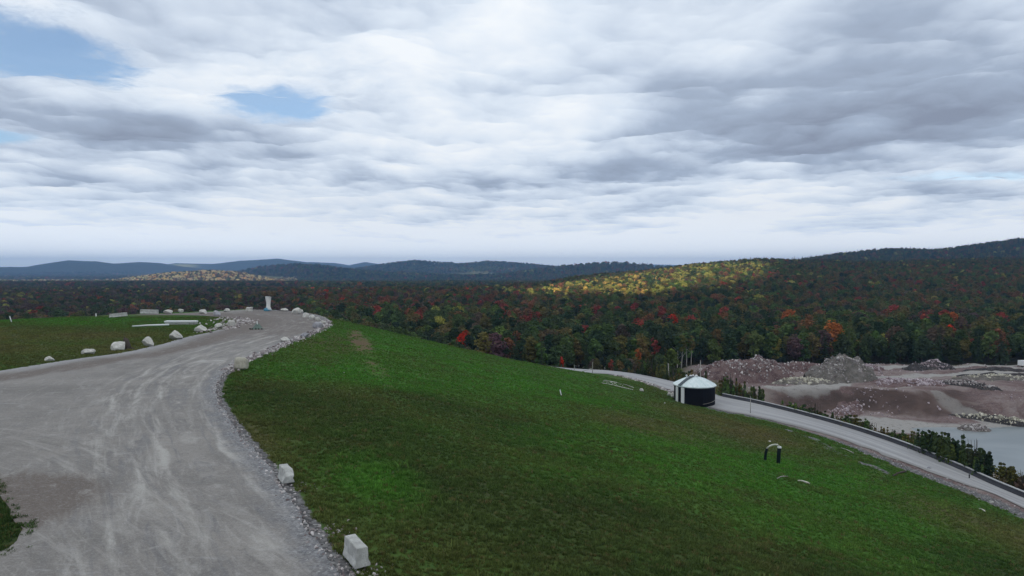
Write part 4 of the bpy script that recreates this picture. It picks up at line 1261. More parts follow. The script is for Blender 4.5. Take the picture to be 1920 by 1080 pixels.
# ------------------------------------------------------------------ storage tank at the foot of the slope
def tank():
    d = ray(1302, 745); Y = 147.5
    x = d[0] / d[1] * Y; R = px_size(37.5, Y); ztop = CAM_H + (HORIZON - 727) / F * (Y - R * .9)
    zb = min(hz(x - R, Y - R), hz(x + R, Y), Z_LOW) - .4
    t = thing("storage_tank", "round black water tank with a pale faceted conical roof by the lower road", "tank", (x, Y, zb), 0)
    H = ztop - zb; n = 40
    ring = [(R * math.cos(6.2832 * k / n), R * math.sin(6.2832 * k / n)) for k in range(n)]
    V = [(a, b, 0) for a, b in ring] + [(a, b, H) for a, b in ring]; Fc = [(k, (k + 1) % n, n + (k + 1) % n, n + k) for k in range(n)] + [tuple(range(n, 2 * n))]
    mesh_obj("wall", V, Fc, M_black, t, False)
    roofm = NT("verdigris_roof"); p = roofm.obj(); a = roofm.noise(p, .9, 8, .7, .6); b = roofm.noise(p, 4, 6, .7)
    c = roofm.mix(roofm.maprange(a, .3, .7), (.56, .66, .65), (.74, .79, .78)); c = roofm.mix(roofm.math('MULTIPLY', roofm.maprange(b, .56, .70), .7), c, (.17, .24, .24))
    roofm.principled(c, .6, .3)
    m = 14; e = R + .28; mb = MB(); V = []
    rings = [(e, -.12), (e, .05), (R * .82, px_size(5.5, Y)), (R * .55, px_size(10.5, Y)), (R * .26, px_size(13.6, Y)), (.5, px_size(14.6, Y))]
    for r_, z in rings: V += [(r_ * math.cos(6.2832 * k / m + .1), r_ * math.sin(6.2832 * k / m + .1), H + z) for k in range(m)]
    Fc = []
    for i in range(len(rings) - 1):
        for k in range(m): Fc.append((i * m + k, i * m + (k + 1) % m, (i + 1) * m + (k + 1) % m, (i + 1) * m + k))
    Fc.append(tuple((len(rings) - 1) * m + k for k in range(m))); Fc.append(tuple(range(m))[::-1])
    mesh_obj("roof", V, Fc, roofm.m, t, False)
    # raised ribs on the roof
    dark = simple_mat("roof_seam", (.06, .075, .085), .6, .3)
    mb = MB()
    for k in range(m):
        w = 6.2832 * k / m + .1
        if k in (7, 8): continue
        mb.tube([(r_ * math.cos(w), r_ * math.sin(w), H + z + .025) for r_, z in rings[1:]], .022, 5)
    mb.build("roof_rib", roofm.m, t)
    w = math.radians(212); mb = MB(); path = [(r_ * math.cos(w), r_ * math.sin(w), H + z + .06) for r_, z in rings[1:]]
    mb.sweep(path, [(-.42, 0), (.42, 0), (.42, .10), (-.42, .10)]); mb.build("roof_walkway", dark, t)
    for (dx, dy, s) in ((-.9, -.2, .30), (-.25, .3, .24), (.35, -.1, .34), (-1.7, .1, .22)):
        zz = H + px_size(13.6, Y); mb = MB(); mb.tube([(dx, dy, zz - .5), (dx, dy, zz + .25)], s * .55, 10); mb.tube([(dx, dy, zz + .25), (dx, dy, zz + .36), (dx, dy, zz + .5)], [s, s, s * .25], 12); mb.build("roof_vent", M_white, t, True)
    for ppx, wpx in ((1266, 4.5), (1273.5, 4.5)):
        ang = math.asin(max(-1, min(1, (ppx - 1302) / 37.5 * .985)))
        px_, py_ = R * math.sin(ang), -R * math.cos(ang)
        mb = MB(); mb.box((px_ * 1.015, py_ * 1.015, H * .5 - .05), (px_size(wpx, Y) * 1.5, .16, H - .35), ang, .02); mb.build("white_panel", M_white, t)
    mb = MB(); mb.tube([(R * 1.01 * math.sin(a_), -R * 1.01 * math.cos(a_), .95 + .5 * a_) for a_ in np.linspace(.15, 1.45, 14)], .035, 6); mb.build("cable", M_grey, t)
    mb = MB(); mb.tube([((R + .1) * math.cos(6.2832 * k / 48), (R + .1) * math.sin(6.2832 * k / 48), H - .25) for k in range(49)], .06, 6); mb.build("rim_band", dark, t)
    for (a, b, w_, h_, lab, sd) in [(1255, 742, 8, 6, "left stone of the three white stones beside the tank", 31), (1262, 743, 10, 6, "longest middle stone of the three white stones beside the tank", 32), (1263, 745.5, 9, 4, "lowest of the three white stones beside the tank's white panels", 33)]:
        dd = ray(a, b); Yb = 148 - (b - 742); xb = dd[0] / dd[1] * Yb; zb_ = hz(xb, Yb)
        boulder(a, b, w_, h_, lab, None, sd, z=zb_, group="white stones beside the tank")
tank()

# ------------------------------------------------------------------ guard wall along the lower road
def guard_wall():
    q, s = resample(low_far, 160)
    pp = q[:, 0] / np.maximum(q[:, 1], 1) * F + 960
    k = (pp > 1354) & (q[:, 1] > 30)
    path = [(a + .0, b, Z_LOW) for a, b in q[k]]
    t = thing("guard_wall", "low dark concrete guard wall with pale top along the lower road", "wall", (path[0][0], path[0][1], Z_LOW))
    loc = [(a - path[0][0], b - path[0][1], c - Z_LOW) for a, b, c in path]
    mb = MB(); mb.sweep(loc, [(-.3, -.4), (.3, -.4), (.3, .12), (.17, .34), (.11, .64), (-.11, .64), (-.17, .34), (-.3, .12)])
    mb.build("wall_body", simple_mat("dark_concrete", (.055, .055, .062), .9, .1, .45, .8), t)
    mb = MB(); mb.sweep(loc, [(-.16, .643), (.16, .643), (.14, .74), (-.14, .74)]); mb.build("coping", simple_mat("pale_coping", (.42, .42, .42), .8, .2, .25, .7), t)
guard_wall()

# ------------------------------------------------------------------ poles and small things on and below the slope
post("utility_pole", "pale leaning pole behind the lower road, left of the tank", "pole", 1255, 702, 36, .16, M_palebark, 0, (-.06, 0), Y=181)
post("utility_pole", "tall thin grey pole rising just behind the tank roof", "pole", 1313, 722, 60, .15, M_grey, 0, (.0, 0), Y=166)
post("utility_pole", "thin pale pole in the green hollow before the lower road's far bend", "pole", 1111, 717, 23, .10, M_palebark, 0, Y=172)
post("marker_post", "short pale stake at the corner of the wire line on the slope", "post", 1077, 712, 11, .09, M_palebark, 0, Y=178)
post("marker_post", "pale post at the near edge of the lower road right of the tank", "post", 1407, 772, 32, .09, M_grey, 0, Y=137)
post("utility_pole", "very thin grey pole standing in front of the pond's far shore", "pole", 1753, 832, 36, .07, M_grey, 0, Y=133)
post("marker_post", "short white pipe leaning in the grass of the upper slope", "post", 1053, 725, 10, .12, M_white, 0, (-.28, 0), M_white, Y=112)
post("marker_post", "small dark stake at the gravel edge of the lower road", "post", 1817, 913, 7, .10, M_dark, 0, Y=94)
post("marker_post", "thin dark reed-like stake on the grass near the bottom right corner", "post", 1868, 1036, 34, .02, M_dark, 0, Y=73)

def wire_line():
    pts = []
    for a, b, Y in [(1050, 697, 186), (1077, 702, 178), (1111, 690, 172 + 13)]:
        d = ray(a, b); pts.append((d[0] / d[1] * Y, Y, CAM_H + d[2] / d[1] * Y))
    mb = MB(); o0 = pts[0]
    mb.tube([tuple(np.array(p) - o0) for p in pts], .07, 6); o = mb.build("rope_line", M_grey); o.location = o0
    tag(o, "pale rope line strung between stakes where the slope meets the lower road", "rope")
wire_line()

def find(px_, py_, y0=30, y1=260):
    d = ray(px_, py_)
    ys = np.arange(y0, y1, .25); g = height(d[0] / d[1] * ys, ys); zz = CAM_H + d[2] / d[1] * ys
    k = np.argmax(zz < g)
    return d[0] / d[1] * ys[k], ys[k], float(g[k])

def vent_pipe():
    x, y, z = find(1460, 869)
    u = px_size(1, y)
    t = thing("vent_pipe", "arched pale vent pipe with two black legs standing in the grass", "pipe", (x, y, z - .1))
    def P(px_, py_): return ((px_ - 1460) * u, 0, (869 - py_) * u + .1)
    arch = [P(1437, 842), P(1439.5, 838.5), P(1443, 835.8), P(1448, 834), P(1453, 833.3), P(1458, 833.6)]
    arch += [P(1460.3, 835.5), P(1461, 839)]
    mb = MB(); mb.tube(arch, .11, 10); mb.build("arch", simple_mat("pale_pipe", (.46, .46, .38), .6, .3), t, True)
    leg1 = [P(1437.8, 841), P(1435.5, 849), P(1434.2, 865.5)]; leg2 = [P(1461, 839.5), P(1460, 852), P(1459.3, 871)]
    leg1 = [(a, b, c) for a, b, c in leg1]
    for l, r_ in ((leg1, .17), (leg2, .24)):
        mb = MB(); mb.tube(l + [(l[-1][0], 0, l[-1][2] - .7)], r_, 12); mb.build("leg", simple_mat("black_pipe", (.007, .014, .014), .8, .1), t, True)
    mb = MB(); mb.tube([(leg2[0][0], 0, leg2[0][2] - .02), (leg2[0][0], 0, leg2[0][2] + .16)], [.27, .25], 12); mb.build("cap", M_white, t, True)
vent_pipe()

def branch(px0, py0, px1_, py1, rad, label, mat, name="fallen_branch", twigs=3):
    x, y, z = find(px0, py0); x2, y2, z2 = find(px1_, py1)
    t = thing(name, label, "branch", (x, y, z + .06)); d = Vector((x2 - x, y2 - y, z2 - z))
    mb = MB(); mb.tube([(0, 0, 0), d * .35 + Vector((0, .1, .12)), d * .7 + Vector((0, -.1, .1)), d], [rad, rad * .6, rad * 1.25, rad * .25], 9); mb.build("limb", mat, t, True)
    for k in range(twigs):
        a = d * (.3 + .2 * k); mb = MB(); mb.tube([a + Vector((0, 0, .08)), a + d * .12 + Vector((.05, .10 * (-1) ** k, .12)), a + d * .28 + Vector((.12, .22 * (-1) ** k, .10))], [rad * .5, rad * .35, .01], 6); mb.build("twig", mat, t, True)
M_drift = simple_mat("bleached_wood", (.50, .48, .40), .9, .1, .25, 3)
branch(1496, 903, 1519, 909, .10, "bleached broken branch lying in the grass below the vent pipe", M_drift)
branch(1457, 899, 1478, 894, .05, "dull thin branch in the hollow left of the bleached one", M_grey, twigs=2)
branch(1577, 841, 1602, 852, .06, "weathered branch in the stony swale of the lower slope", M_grey)
branch(1675, 893, 1700, 884, .14, "dark twisted branch at the top of the gravel bank", M_bark)
branch(1836, 955, 1848, 962, .07, "thin pale stick in the grass below the gravel bank", M_drift, twigs=1)
def slope_rock(px_, py_, w, h, lab, sd, mat=None, cat="stone", group=None):
    x, y, z = find(px_, py_)
    V, Q = rock_arrays(500 + sd, 2); V = V * np.array([px_size(w, y) / 2, px_size(w, y) * .35, px_size(h, y) / 2]); V[:, 2] += px_size(h, y) * .35
    o = link_mesh("stone", fast_mesh("stone", V, Q, mat or M_boulder, False)); o.location = (x, y, z); tag(o, lab, cat, group or "single stones on the slope")
slope_rock(1859, 943, 9, 5, "white stone on the dark gravel bank near the right edge", 1)
slope_rock(1443, 829, 6, 3, "small pale stone lying just above the vent pipe", 2)
slope_rock(1203, 734, 8, 7, "white and dark stone at the lower end of the drain curbs", 3)
slope_rock(1246, 757, 3, 3, "tiny white stone in the grass left of the tank", 4)
slope_rock(1742, 880, 8, 6, "small dark lump with a white cap at the road's gravel edge", 5, M_boulder_grey)
slope_rock(737, 888, 5, 3, "small grey stone in the middle of the dark grass", 6)
slope_rock(645, 700, 3, 2.5, "tiny white stone below the bare soil streak", 7)
slope_rock(1083, 688, 9, 5, "white stone block beyond the start of the lower road", 8)
slope_rock(1097, 690, 10, 4, "flat white stone slab beside the white block by the lower road", 9)
slope_rock(1134, 692, 2.5, 4, "tiny upright white stone on the far edge of the lower road", 10)

def drain():
    A = [find(a, b) for a, b in [(1128, 719), (1150, 723), (1170, 728), (1187, 732)]]; Bq = [find(a, b) for a, b in [(1133, 714), (1155, 718), (1172, 722), (1188, 728)]]
    o0 = Vector(A[0]); t = thing("drain_channel", "pale stone drain with two curbs on the grass left of the tank", "drain", o0)
    for L in (A, Bq):
        mb = MB(); mb.tube([Vector(p) - o0 + Vector((0, 0, .12)) for p in L], .09, 7); mb.build("curb", M_boulder, t, True)
    V0, Q0 = rock_arrays(333, 1, 8, 0)
    for k in range(11):
        f = k / 11; a = Vector(A[0]).lerp(Vector(A[2]), f); b = Vector(Bq[0]).lerp(Vector(Bq[2]), f); c = a.lerp(b, rt.uniform(.3, .7)) - o0
        s = rt.uniform(.10, .22); o = link_mesh("stone", fast_mesh("stone", V0 * s, Q0, M_boulder, False), t); o.location = c + Vector((0, 0, .15)); o.rotation_euler = (rt.random() * 3, rt.random() * 3, 0)
drain()

# ------------------------------------------------------------------ quarry rubble
ROCKS = [rock_arrays(700 + k, 1, 9, 0) for k in range(6)]
def merge_rocks(pts, sizes, r):
    V, Q, T, b = [], [], [], 0
    for p, s in zip(pts, sizes):
        v, q = ROCKS[r.randrange(6)]
        M = np.array(Euler((r.uniform(0, 6), r.uniform(0, 6), r.uniform(0, 6))).to_matrix())
        w = (v * np.array([s * r.uniform(.8, 1.4), s * r.uniform(.7, 1.1), s * r.uniform(.5, .9)])) @ M.T + np.array(p)
        V.append(w); Q.append(q + b); T.append(np.full(len(q), r.random())); b += len(v)
    return np.concatenate(V), np.concatenate(Q), np.concatenate(T)
M_rub = rubble_material("broken_stone", (.13, .10, .098), (.56, .52, .50))
M_rub_pink = rubble_material("pinkish_stone", (.17, .125, .13), (.58, .50, .52))
M_rub_cream = rubble_material("cream_stone", (.27, .25, .19), (.62, .58, .48))
M_rub_grey = rubble_material("grey_gravel", (.07, .065, .07), (.30, .29, .30))
def soil_mat(name, a, b, c):
    t = NT(name); p = t.pos(); n = t.noise(p, .5, 8, .7, .4); f = t.noise(p, 3.5, 5, .75)
    col = t.ramp(n, [(.32, a), (.5, b), (.68, c)]); col = t.mix(t.math('MULTIPLY', t.maprange(f, .5, .72), .55), col, (.30, .26, .24)); col = t.mix(t.math('MULTIPLY', t.maprange(f, .45, .3), .6), col, (.03, .024, .022))
    t.principled(col, .95, .05, t.bump(t.math('ADD', f, n), .8, .3)); return t.m
M_soil = soil_mat("purple_brown_spoil", (.085, .054, .053), (.145, .094, .090), (.22, .165, .152))
M_soil_grey = soil_mat("grey_spoil", (.09, .085, .07), (.15, .135, .12), (.24, .22, .20))
M_soil_dark = soil_mat("dark_soil", (.030, .028, .030), (.05, .046, .046), (.09, .08, .075))

def mound(px_, py_, rx, ry, h, nrock, rsize, label, mat=M_soil, rmat=M_rub, seed=0, z=Z_TERR, rz=0.0, peak=(0, 0), sharp=1.25, top_bias=0.0, name="rubble_mound", cat="rubble mound"):
    cx, cy = on(px_, py_, z)
    t = thing(name, label, cat, (cx, cy, hz(cx, cy)), 0, "spoil heaps in the quarry yard")
    r = random.Random(seed + 40)
    n = 64; gx = np.linspace(-1.15, 1.15, n); A, Bm = np.meshgrid(gx, gx, indexing='ij')
    ca, sa = math.cos(rz), math.sin(rz)
    def prof(a, b):
        a2, b2 = a - peak[0] * (1 - np.hypot(a, b)).clip(0), b - peak[1] * (1 - np.hypot(a, b)).clip(0)
        rr = np.hypot(a2, b2) * (1 + (fbm(a * 2.2 + seed, b * 2.2, seed, 3) - .5) * .5)
        f = np.clip(1 - rr, 0, None) ** (1 / sharp) if sharp > 1.3 else np.clip(1 - rr, 0, None)
        f = f * (3 - 2 * f) * .5 + f * .5 if sharp <= 1.3 else f
        return h * f + h * ((fbm(a * 4 + seed, b * 4, seed + 5, 5) - .5) * .42 + (np.abs(fbm(a * 7 + seed, b * 5, seed + 8, 4) - .5) - .12) * .5) * sstep(1.05, .7, rr) - .5 * sstep(.85, 1.1, rr)
    def world(a, b):
        dx, dy = a * rx, b * ry
        wx, wy = cx + dx * ca - dy * sa, cy + dx * sa + dy * ca
        return wx, wy, height(wx, wy) + prof(a, b)
    X, Yv, Zv = world(A.ravel(), Bm.ravel())
    V = np.stack([X - t.location.x, Yv - t.location.y, Zv - t.location.z], 1)
    Q = np.array([(i * n + j, (i + 1) * n + j, (i + 1) * n + j + 1, i * n + j + 1) for i in range(n - 1) for j in range(n - 1)])
    o = link_mesh("spoil", fast_mesh("spoil", V, Q, mat)); o.parent = t
    if nrock:
        a = np.array([r.gauss(0, .5) for _ in range(nrock)]); b = np.array([r.gauss(-.12, .45) for _ in range(nrock)])
        cl = fbm(a * 3 + seed * 3, b * 3, seed + 9, 3)
        k = (np.hypot(a, b) < 1.02) & (cl > .40)
        a, b = a[k], b[k]
        X, Yv, Zv = world(a, b); s = [rsize * (r.random() ** 3 * 2.2 + .35) for _ in a]
        V, Q, T = merge_rocks(np.stack([X - t.location.x, Yv - t.location.y, Zv - t.location.z + np.array(s) * .2], 1), s, r)
        me = fast_mesh("loose_stones", V, Q, rmat, False); fattr(me, 'v', T, 'FACE')
        o = link_mesh("loose_stones", me, t); o["kind"] = "stuff"
    return t
mound(1400, 708, 14.5, 9.5, 6.0, 1500, 0.161, "biggest rubble mound, purplish with white stones, at the quarry's left end", seed=1, peak=(.15, .1))
mound(1345, 706, 7, 6, 3.2, 700, 0.155, "low pinkish left flank heap reaching towards the black tank", M_soil, M_rub_pink, 2)
mound(1579, 709, 10, 8.5, 6.6, 1000, 0.167, "pointed rubble mound with white stones in the middle of the quarry", M_soil_grey, M_rub, 3, peak=(.1, .1))
mound(1498, 694, 13, 5, 2.7, 260, 0.161, "long purple spoil bank between the two tall mounds", M_soil, M_rub, 4)
mound(1507, 717, 9, 4.2, 1.3, 900, 0.161, "low cream stone heap in front of the purple spoil bank", M_soil_grey, M_rub_cream, 5)
mound(1628, 692, 5, 3, 1.5, 420, 0.161, "small pale heap at the right foot of the pointed mound", M_soil, M_rub_pink, 6)
mound(1752, 692, 6.5, 3, 2.2, 520, 0.186, "pinkish white stone heap with a dark foot before the wood", M_soil_dark, M_rub_pink, 7, peak=(0, .3))
mound(1716, 694, 4, 2.6, 2.0, 60, 0.124, "dark earth heap at the left end of the pinkish heap", M_soil_dark, M_rub_grey, 8)
mound(1705, 719, 13, 7.5, .9, 1900, 0.167, "wide field of white broken stones on the quarry terrace", M_soil, M_rub_pink, 9, sharp=1.6)
mound(1805, 724, 9, 3, 1.3, 800, 0.149, "grey ridge of mixed stones running right from the stone field", M_soil_dark, M_rub, 10, rz=-.5)
mound(1880, 712, 15, 2.6, 1.3, 420, 0.198, "long brown ridge topped with big pale stones at the right", M_soil_grey, M_rub_cream, 11)
mound(1880, 762, 11, 2.4, 1.3, 700, 0.167, "pale crusted stone ridge beside the ramp down to the pond", M_soil_dark, M_rub_cream, 12, z=-22.5, rz=-.45)
mound(1828, 799, 4.6, 2.6, 1.5, 520, 0.136, "small stony heap on the pond shore at the ramp's foot", M_soil_grey, M_rub, 13, z=-26)
mound(1585, 746, 6, 4, .9, 520, 0.124, "spill of white stones down the brown bank", M_soil, M_rub_pink, 14, z=-22.5, rz=.6)
mound(1870, 695.5, 12, 1.7, .8, 0, 0.124, "farther dark soil strip by the white trailer", M_soil_dark, M_rub, 15, name="soil_berm", cat="soil berm")
mound(1880, 706, 14, 1.9, .9, 0, 0.124, "nearer dark soil strip behind the brown ridge", M_soil_dark, M_rub, 16, name="soil_berm", cat="soil berm")

def quarry_stones():
    r = random.Random(5); n = 9000
    x = npr.uniform(58, 190, n); y = npr.uniform(146, 240, n)
    cl = fbm(x / 8, y / 8, 88, 4); q = quarry_mask(x, y); tr = attributes(x, y)['track']; sp = sd_poly(x, y, pond_poly)
    k = (q > .6) & (cl > .52) & (tr < .35) & (sp > 1)
    x, y = x[k], y[k]; z = height(x, y)
    V, Q, T = merge_rocks(np.stack([x, y, z], 1), [.08 + .28 * r.random() ** 3 for _ in x], r)
    me = fast_mesh("quarry_stones", V, Q, M_rub_pink, False); fattr(me, 'v', T, 'FACE')
    tag(link_mesh("quarry_stones", me), "loose pinkish stones strewn over the quarry ground", kind='stuff')
quarry_stones()

def trailer():
    d = ray(1921, 686); Y = 226.0; x = d[0] / d[1] * Y; z = hz(x, Y)
    t = thing("box_trailer", "white box trailer at the wood edge, cut by the right picture edge", "trailer", (x + .5, Y, z), .1)
    mb = MB(); mb.box((0, 0, 1.55), (4.4, 2.0, 1.7), 0, .06); mb.build("body", M_white, t)
    mb = MB(); mb.box((0, 0, .62), (4.4, 1.8, .14), 0, .02); mb.box((-2.6, 0, .6), (1.0, .12, .1), 0, .01); mb.build("chassis", M_dark, t)
    for sx in (-.5, .5):
        for sy in (-1, 1):
            mb = MB(); mb.tube([(sx, sy * .8, .36), (sx, sy * 1.0, .36)], .36, 16); mb.build("wheel", M_dark, t, True)
    mb = MB(); mb.box((-2.215, 0, 1.5), (.03, 1.7, 1.45), 0, .01); mb.build("door", M_white, t)
trailer()

# single pale stones along the lower road's inner edge, and loose stones along both verges
def drop(P):
    P = np.array(P, float); h = height(P[:, 0], P[:, 1]); rd = sd_poly(P[:, 0], P[:, 1], road_poly)
    P[:, 2] = np.where(rd < 0, np.maximum(h, -.02), h); return P
def loose_stones():
    r = random.Random(77); P, S = [], []
    q, s = resample(low_near, 400); pp = q[:, 0] / np.maximum(q[:, 1], 1) * F + 960
    for k in np.where((pp > 1150) & (pp < 1275))[0]:
        for _ in range(5):
            x, y = q[k, 0] + r.uniform(-1.2, .4), q[k, 1] + r.uniform(-.9, .9); P.append((x, y, 0)); S.append(r.choice((.1, .13, .18, .32)))
    for k in np.where((pp > 1600) & (pp < 2000))[0]:
        for _ in range(3):
            x, y = q[k, 0] - abs(r.gauss(0, 2.2)), q[k, 1] + r.uniform(-.9, .9); P.append((x, y, 0)); S.append(r.uniform(.05, .13))
    P = drop(P); V, Q, T = merge_rocks(P, S, r); me = fast_mesh("roadside_stones", V, Q, M_rub, False); fattr(me, 'v', T, 'FACE')
    tag(link_mesh("roadside_stones", me), "loose pale stones along the lower road's inner edge", kind='stuff')
    P, S = [], []
    e, s = resample(right_edge, 900)
    for k in range(len(e)):
        x0, y0 = e[k]
        if y0 < 20: continue
        far_ = 80 < y0 < 160
        for _ in range(5 if far_ else 3):
            w = abs(r.gauss(0, .6 if far_ else .34)) * r.choice((1, -.8)); x, y = x0 + w, y0 + r.uniform(-.3, .3)
            P.append((x, y, 0)); S.append(r.uniform(.05, .16) * (2.0 if far_ and r.random() < .35 else (1 if far_ else .65)))
    le, s = resample(left_edge, 500)
    for x0, y0 in le:
        if y0 < 135 or x0 < -70: continue
        for _ in range(3): P.append((x0 + r.gauss(0, 1.4), y0 + r.gauss(0, 1.4), 0)); S.append(r.uniform(.08, .34))
    for px_, py_, n in [(420, 600, 26), (455, 603, 30), (395, 606, 14), (380, 622, 16)]:
        x0, y0 = on(px_, py_, 0)
        for _ in range(n): P.append((x0 + r.gauss(0, 2.0), y0 + r.gauss(0, 2.0), 0)); S.append(r.uniform(.12, .4))
    x0, y0 = on(612, 985, 0)
    for x0, y0, n, sp in [(*on(625, 985, 0), 60, .45), (*on(685, 1062, 0), 60, .5), (*on(560, 905, 0), 30, .5)]:
        for _ in range(n): x, y = x0 + r.gauss(0, sp), y0 + r.gauss(0, sp); P.append((x, y, 0)); S.append(r.uniform(.03, .09))
    P = drop(P); V, Q, T = merge_rocks(P, S, r); me = fast_mesh("verge_stones", V, Q, M_rub, False); fattr(me, 'v', T, 'FACE')
    tag(link_mesh("verge_stones", me), "broken stones along the grassy edge of the upper road", kind='stuff')
loose_stones()

# ------------------------------------------------------------------ grass tufts
def grass():
    r = np.random.RandomState(21); metuft = []
    for k in range(4):
        rr = random.Random(k); V, Q, T = [], [], []
        for i in range(26):
            w = rr.uniform(0, 6.28); q = rr.uniform(0, .16); h = rr.uniform(.07, .20); ln = rr.uniform(.02, .13); a = rr.uniform(0, 6.28); wd = .016
            bx, by = q * math.cos(w), q * math.sin(w); tx, ty = bx + ln * math.cos(a), by + ln * math.sin(a); sx, sy = -math.sin(a) * wd, math.cos(a) * wd
            b = len(V); V += [(bx - sx, by - sy, -.02), (bx + sx, by + sy, -.02), (tx + sx * .3, ty + sy * .3, h), (tx - sx * .3, ty - sy * .3, h)]; Q.append((b, b + 1, b + 2, b + 3)); T.append(rr.uniform(.2, .9))
        metuft.append(foliage_mesh("tuft", np.array(V), np.array(Q), np.array(T)))
    n = 300000
    d = 24 + 150 * r.rand(n) ** .9; p = r.uniform(-150, 2080, n); x = (p - 960) / F * d; y = d
    x = np.concatenate([x, r.uniform(-44, -19, 9000)]); y = np.concatenate([y, r.uniform(23, 43, 9000)])
    dp = sd_poly(x, y, plateau); dt = sd_poly(x, y, toe); rd = sd_poly(x, y, road_poly)
    vb = fbm(x / 1.1, y / 1.1, 61, 3)
    k = (dt < -.8) & (rd > -1.3 + vb * 1.5 + r.rand(len(x)) * .8) & ((rd > .6) | (vb > .42))
    x, y = x[k], y[k]; z = height(x, y)
    A = attributes(x, y)
    keep = (A['soil'] * .9 + (vb[k] - .5) * .5 < .25 + r.rand(len(x)) * .55) & (A['verge'] + (vb[k] - .5) < .55)
    x, y, z = x[keep], y[keep], z[keep]; A = {q: v[keep] for q, v in A.items()}
    n = len(x); g = np.stack([np.full(n, .076), np.full(n, .152), np.full(n, .029)], 1)
    big = fbm(x / 18, y / 18, 71, 4)[:, None]; g = g * (1 - sstep(.4, .6, big)) + np.array([.098, .122, .036]) * sstep(.4, .6, big)
    for key, c in (('olive', (.150, .142, .052)), ('rough', (.054, .094, .028)), ('lush', (.078, .205, .030))):
        a = A[key][:, None]; g = g * (1 - a) + np.array(c) * a
    m1 = fbm(x / 1.3, y / 1.3, 131, 3)[:, None]; m2 = fbm(x / 4.5, y / 3.2, 141, 4)[:, None]
    g = g * (.72 + .6 * m1); br = sstep(.56, .70, m2); g = g * (1 - .45 * br) + np.array([.095, .092, .036]) * .45 * br
    g *= r.uniform(.72, 1.28, (n, 1)); dry = r.rand(n) < .06; g[dry] = np.array([.14, .12, .05])
    s = r.uniform(.5, 1.15, n) * (1 + .25 * A['rough']) * (.75 + .5 * sstep(.5, .75, m1[:, 0])); s[r.rand(n) < .003] *= 1.9; sc = np.stack([s * 1.3, s * 1.3, s * .9], 1)
    ro = np.stack([r.uniform(-.15, .15, n), r.uniform(-.15, .15, n), r.uniform(0, 6.28, n)], 1)
    o = instancer("grass", np.stack([x, y, z], 1), ro, sc, r.randint(0, 4, n), g, source_coll("grass_tufts", metuft))
    tag(o, "short green grass tufts over the slope and verges", kind='stuff')
grass()
# a few dark weedy tufts in the rough patches are part of the grass

# far houses on the plain
def houses():
    for (px_, py_, w, h, lab) in [(33, 531, 10, 4, "tiny white house at the foot of the blue hills, far left"), (94, 535, 5, 3, "tiny pale house in the dark plain, right of the white one")]:
        Y = 2300.0; d = ray(px_, py_); x = d[0] / d[1] * Y; z = hz(x, Y) ; top = CAM_H + d[2] / d[1] * Y
        W, Hh = px_size(w, Y), px_size(h, Y)
        t = thing("house", lab, "house", (x, Y - 6, max(z, top - 6)), 0, "houses on the far plain")
        mb = MB(); mb.box((0, 0, Hh * .3), (W, 9, Hh * .6 + 8), 0); mb.build("wall", M_white, t)
        mb = MB(); b = Hh * .6 + 4 - Hh * .0
        z0 = Hh * .3 + Hh * .3 + 4
        mb.add([(-W * .53, -5, z0), (W * .53, -5, z0), (W * .53, 5, z0), (-W * .53, 5, z0), (-W * .53, 0, z0 + 3), (W * .53, 0, z0 + 3)], [(0, 1, 5, 4), (2, 3, 4, 5), (0, 4, 3), (1, 2, 5), (0, 3, 2, 1)]); mb.build("roof", M_grey, t)
houses()

# ------------------------------------------------------------------ sky: world, cloud deck, sun
SUN_AZ = Vector((-.60, -.80)).normalized()
SUN_EL = math.radians(36)
DECK = 1300.0

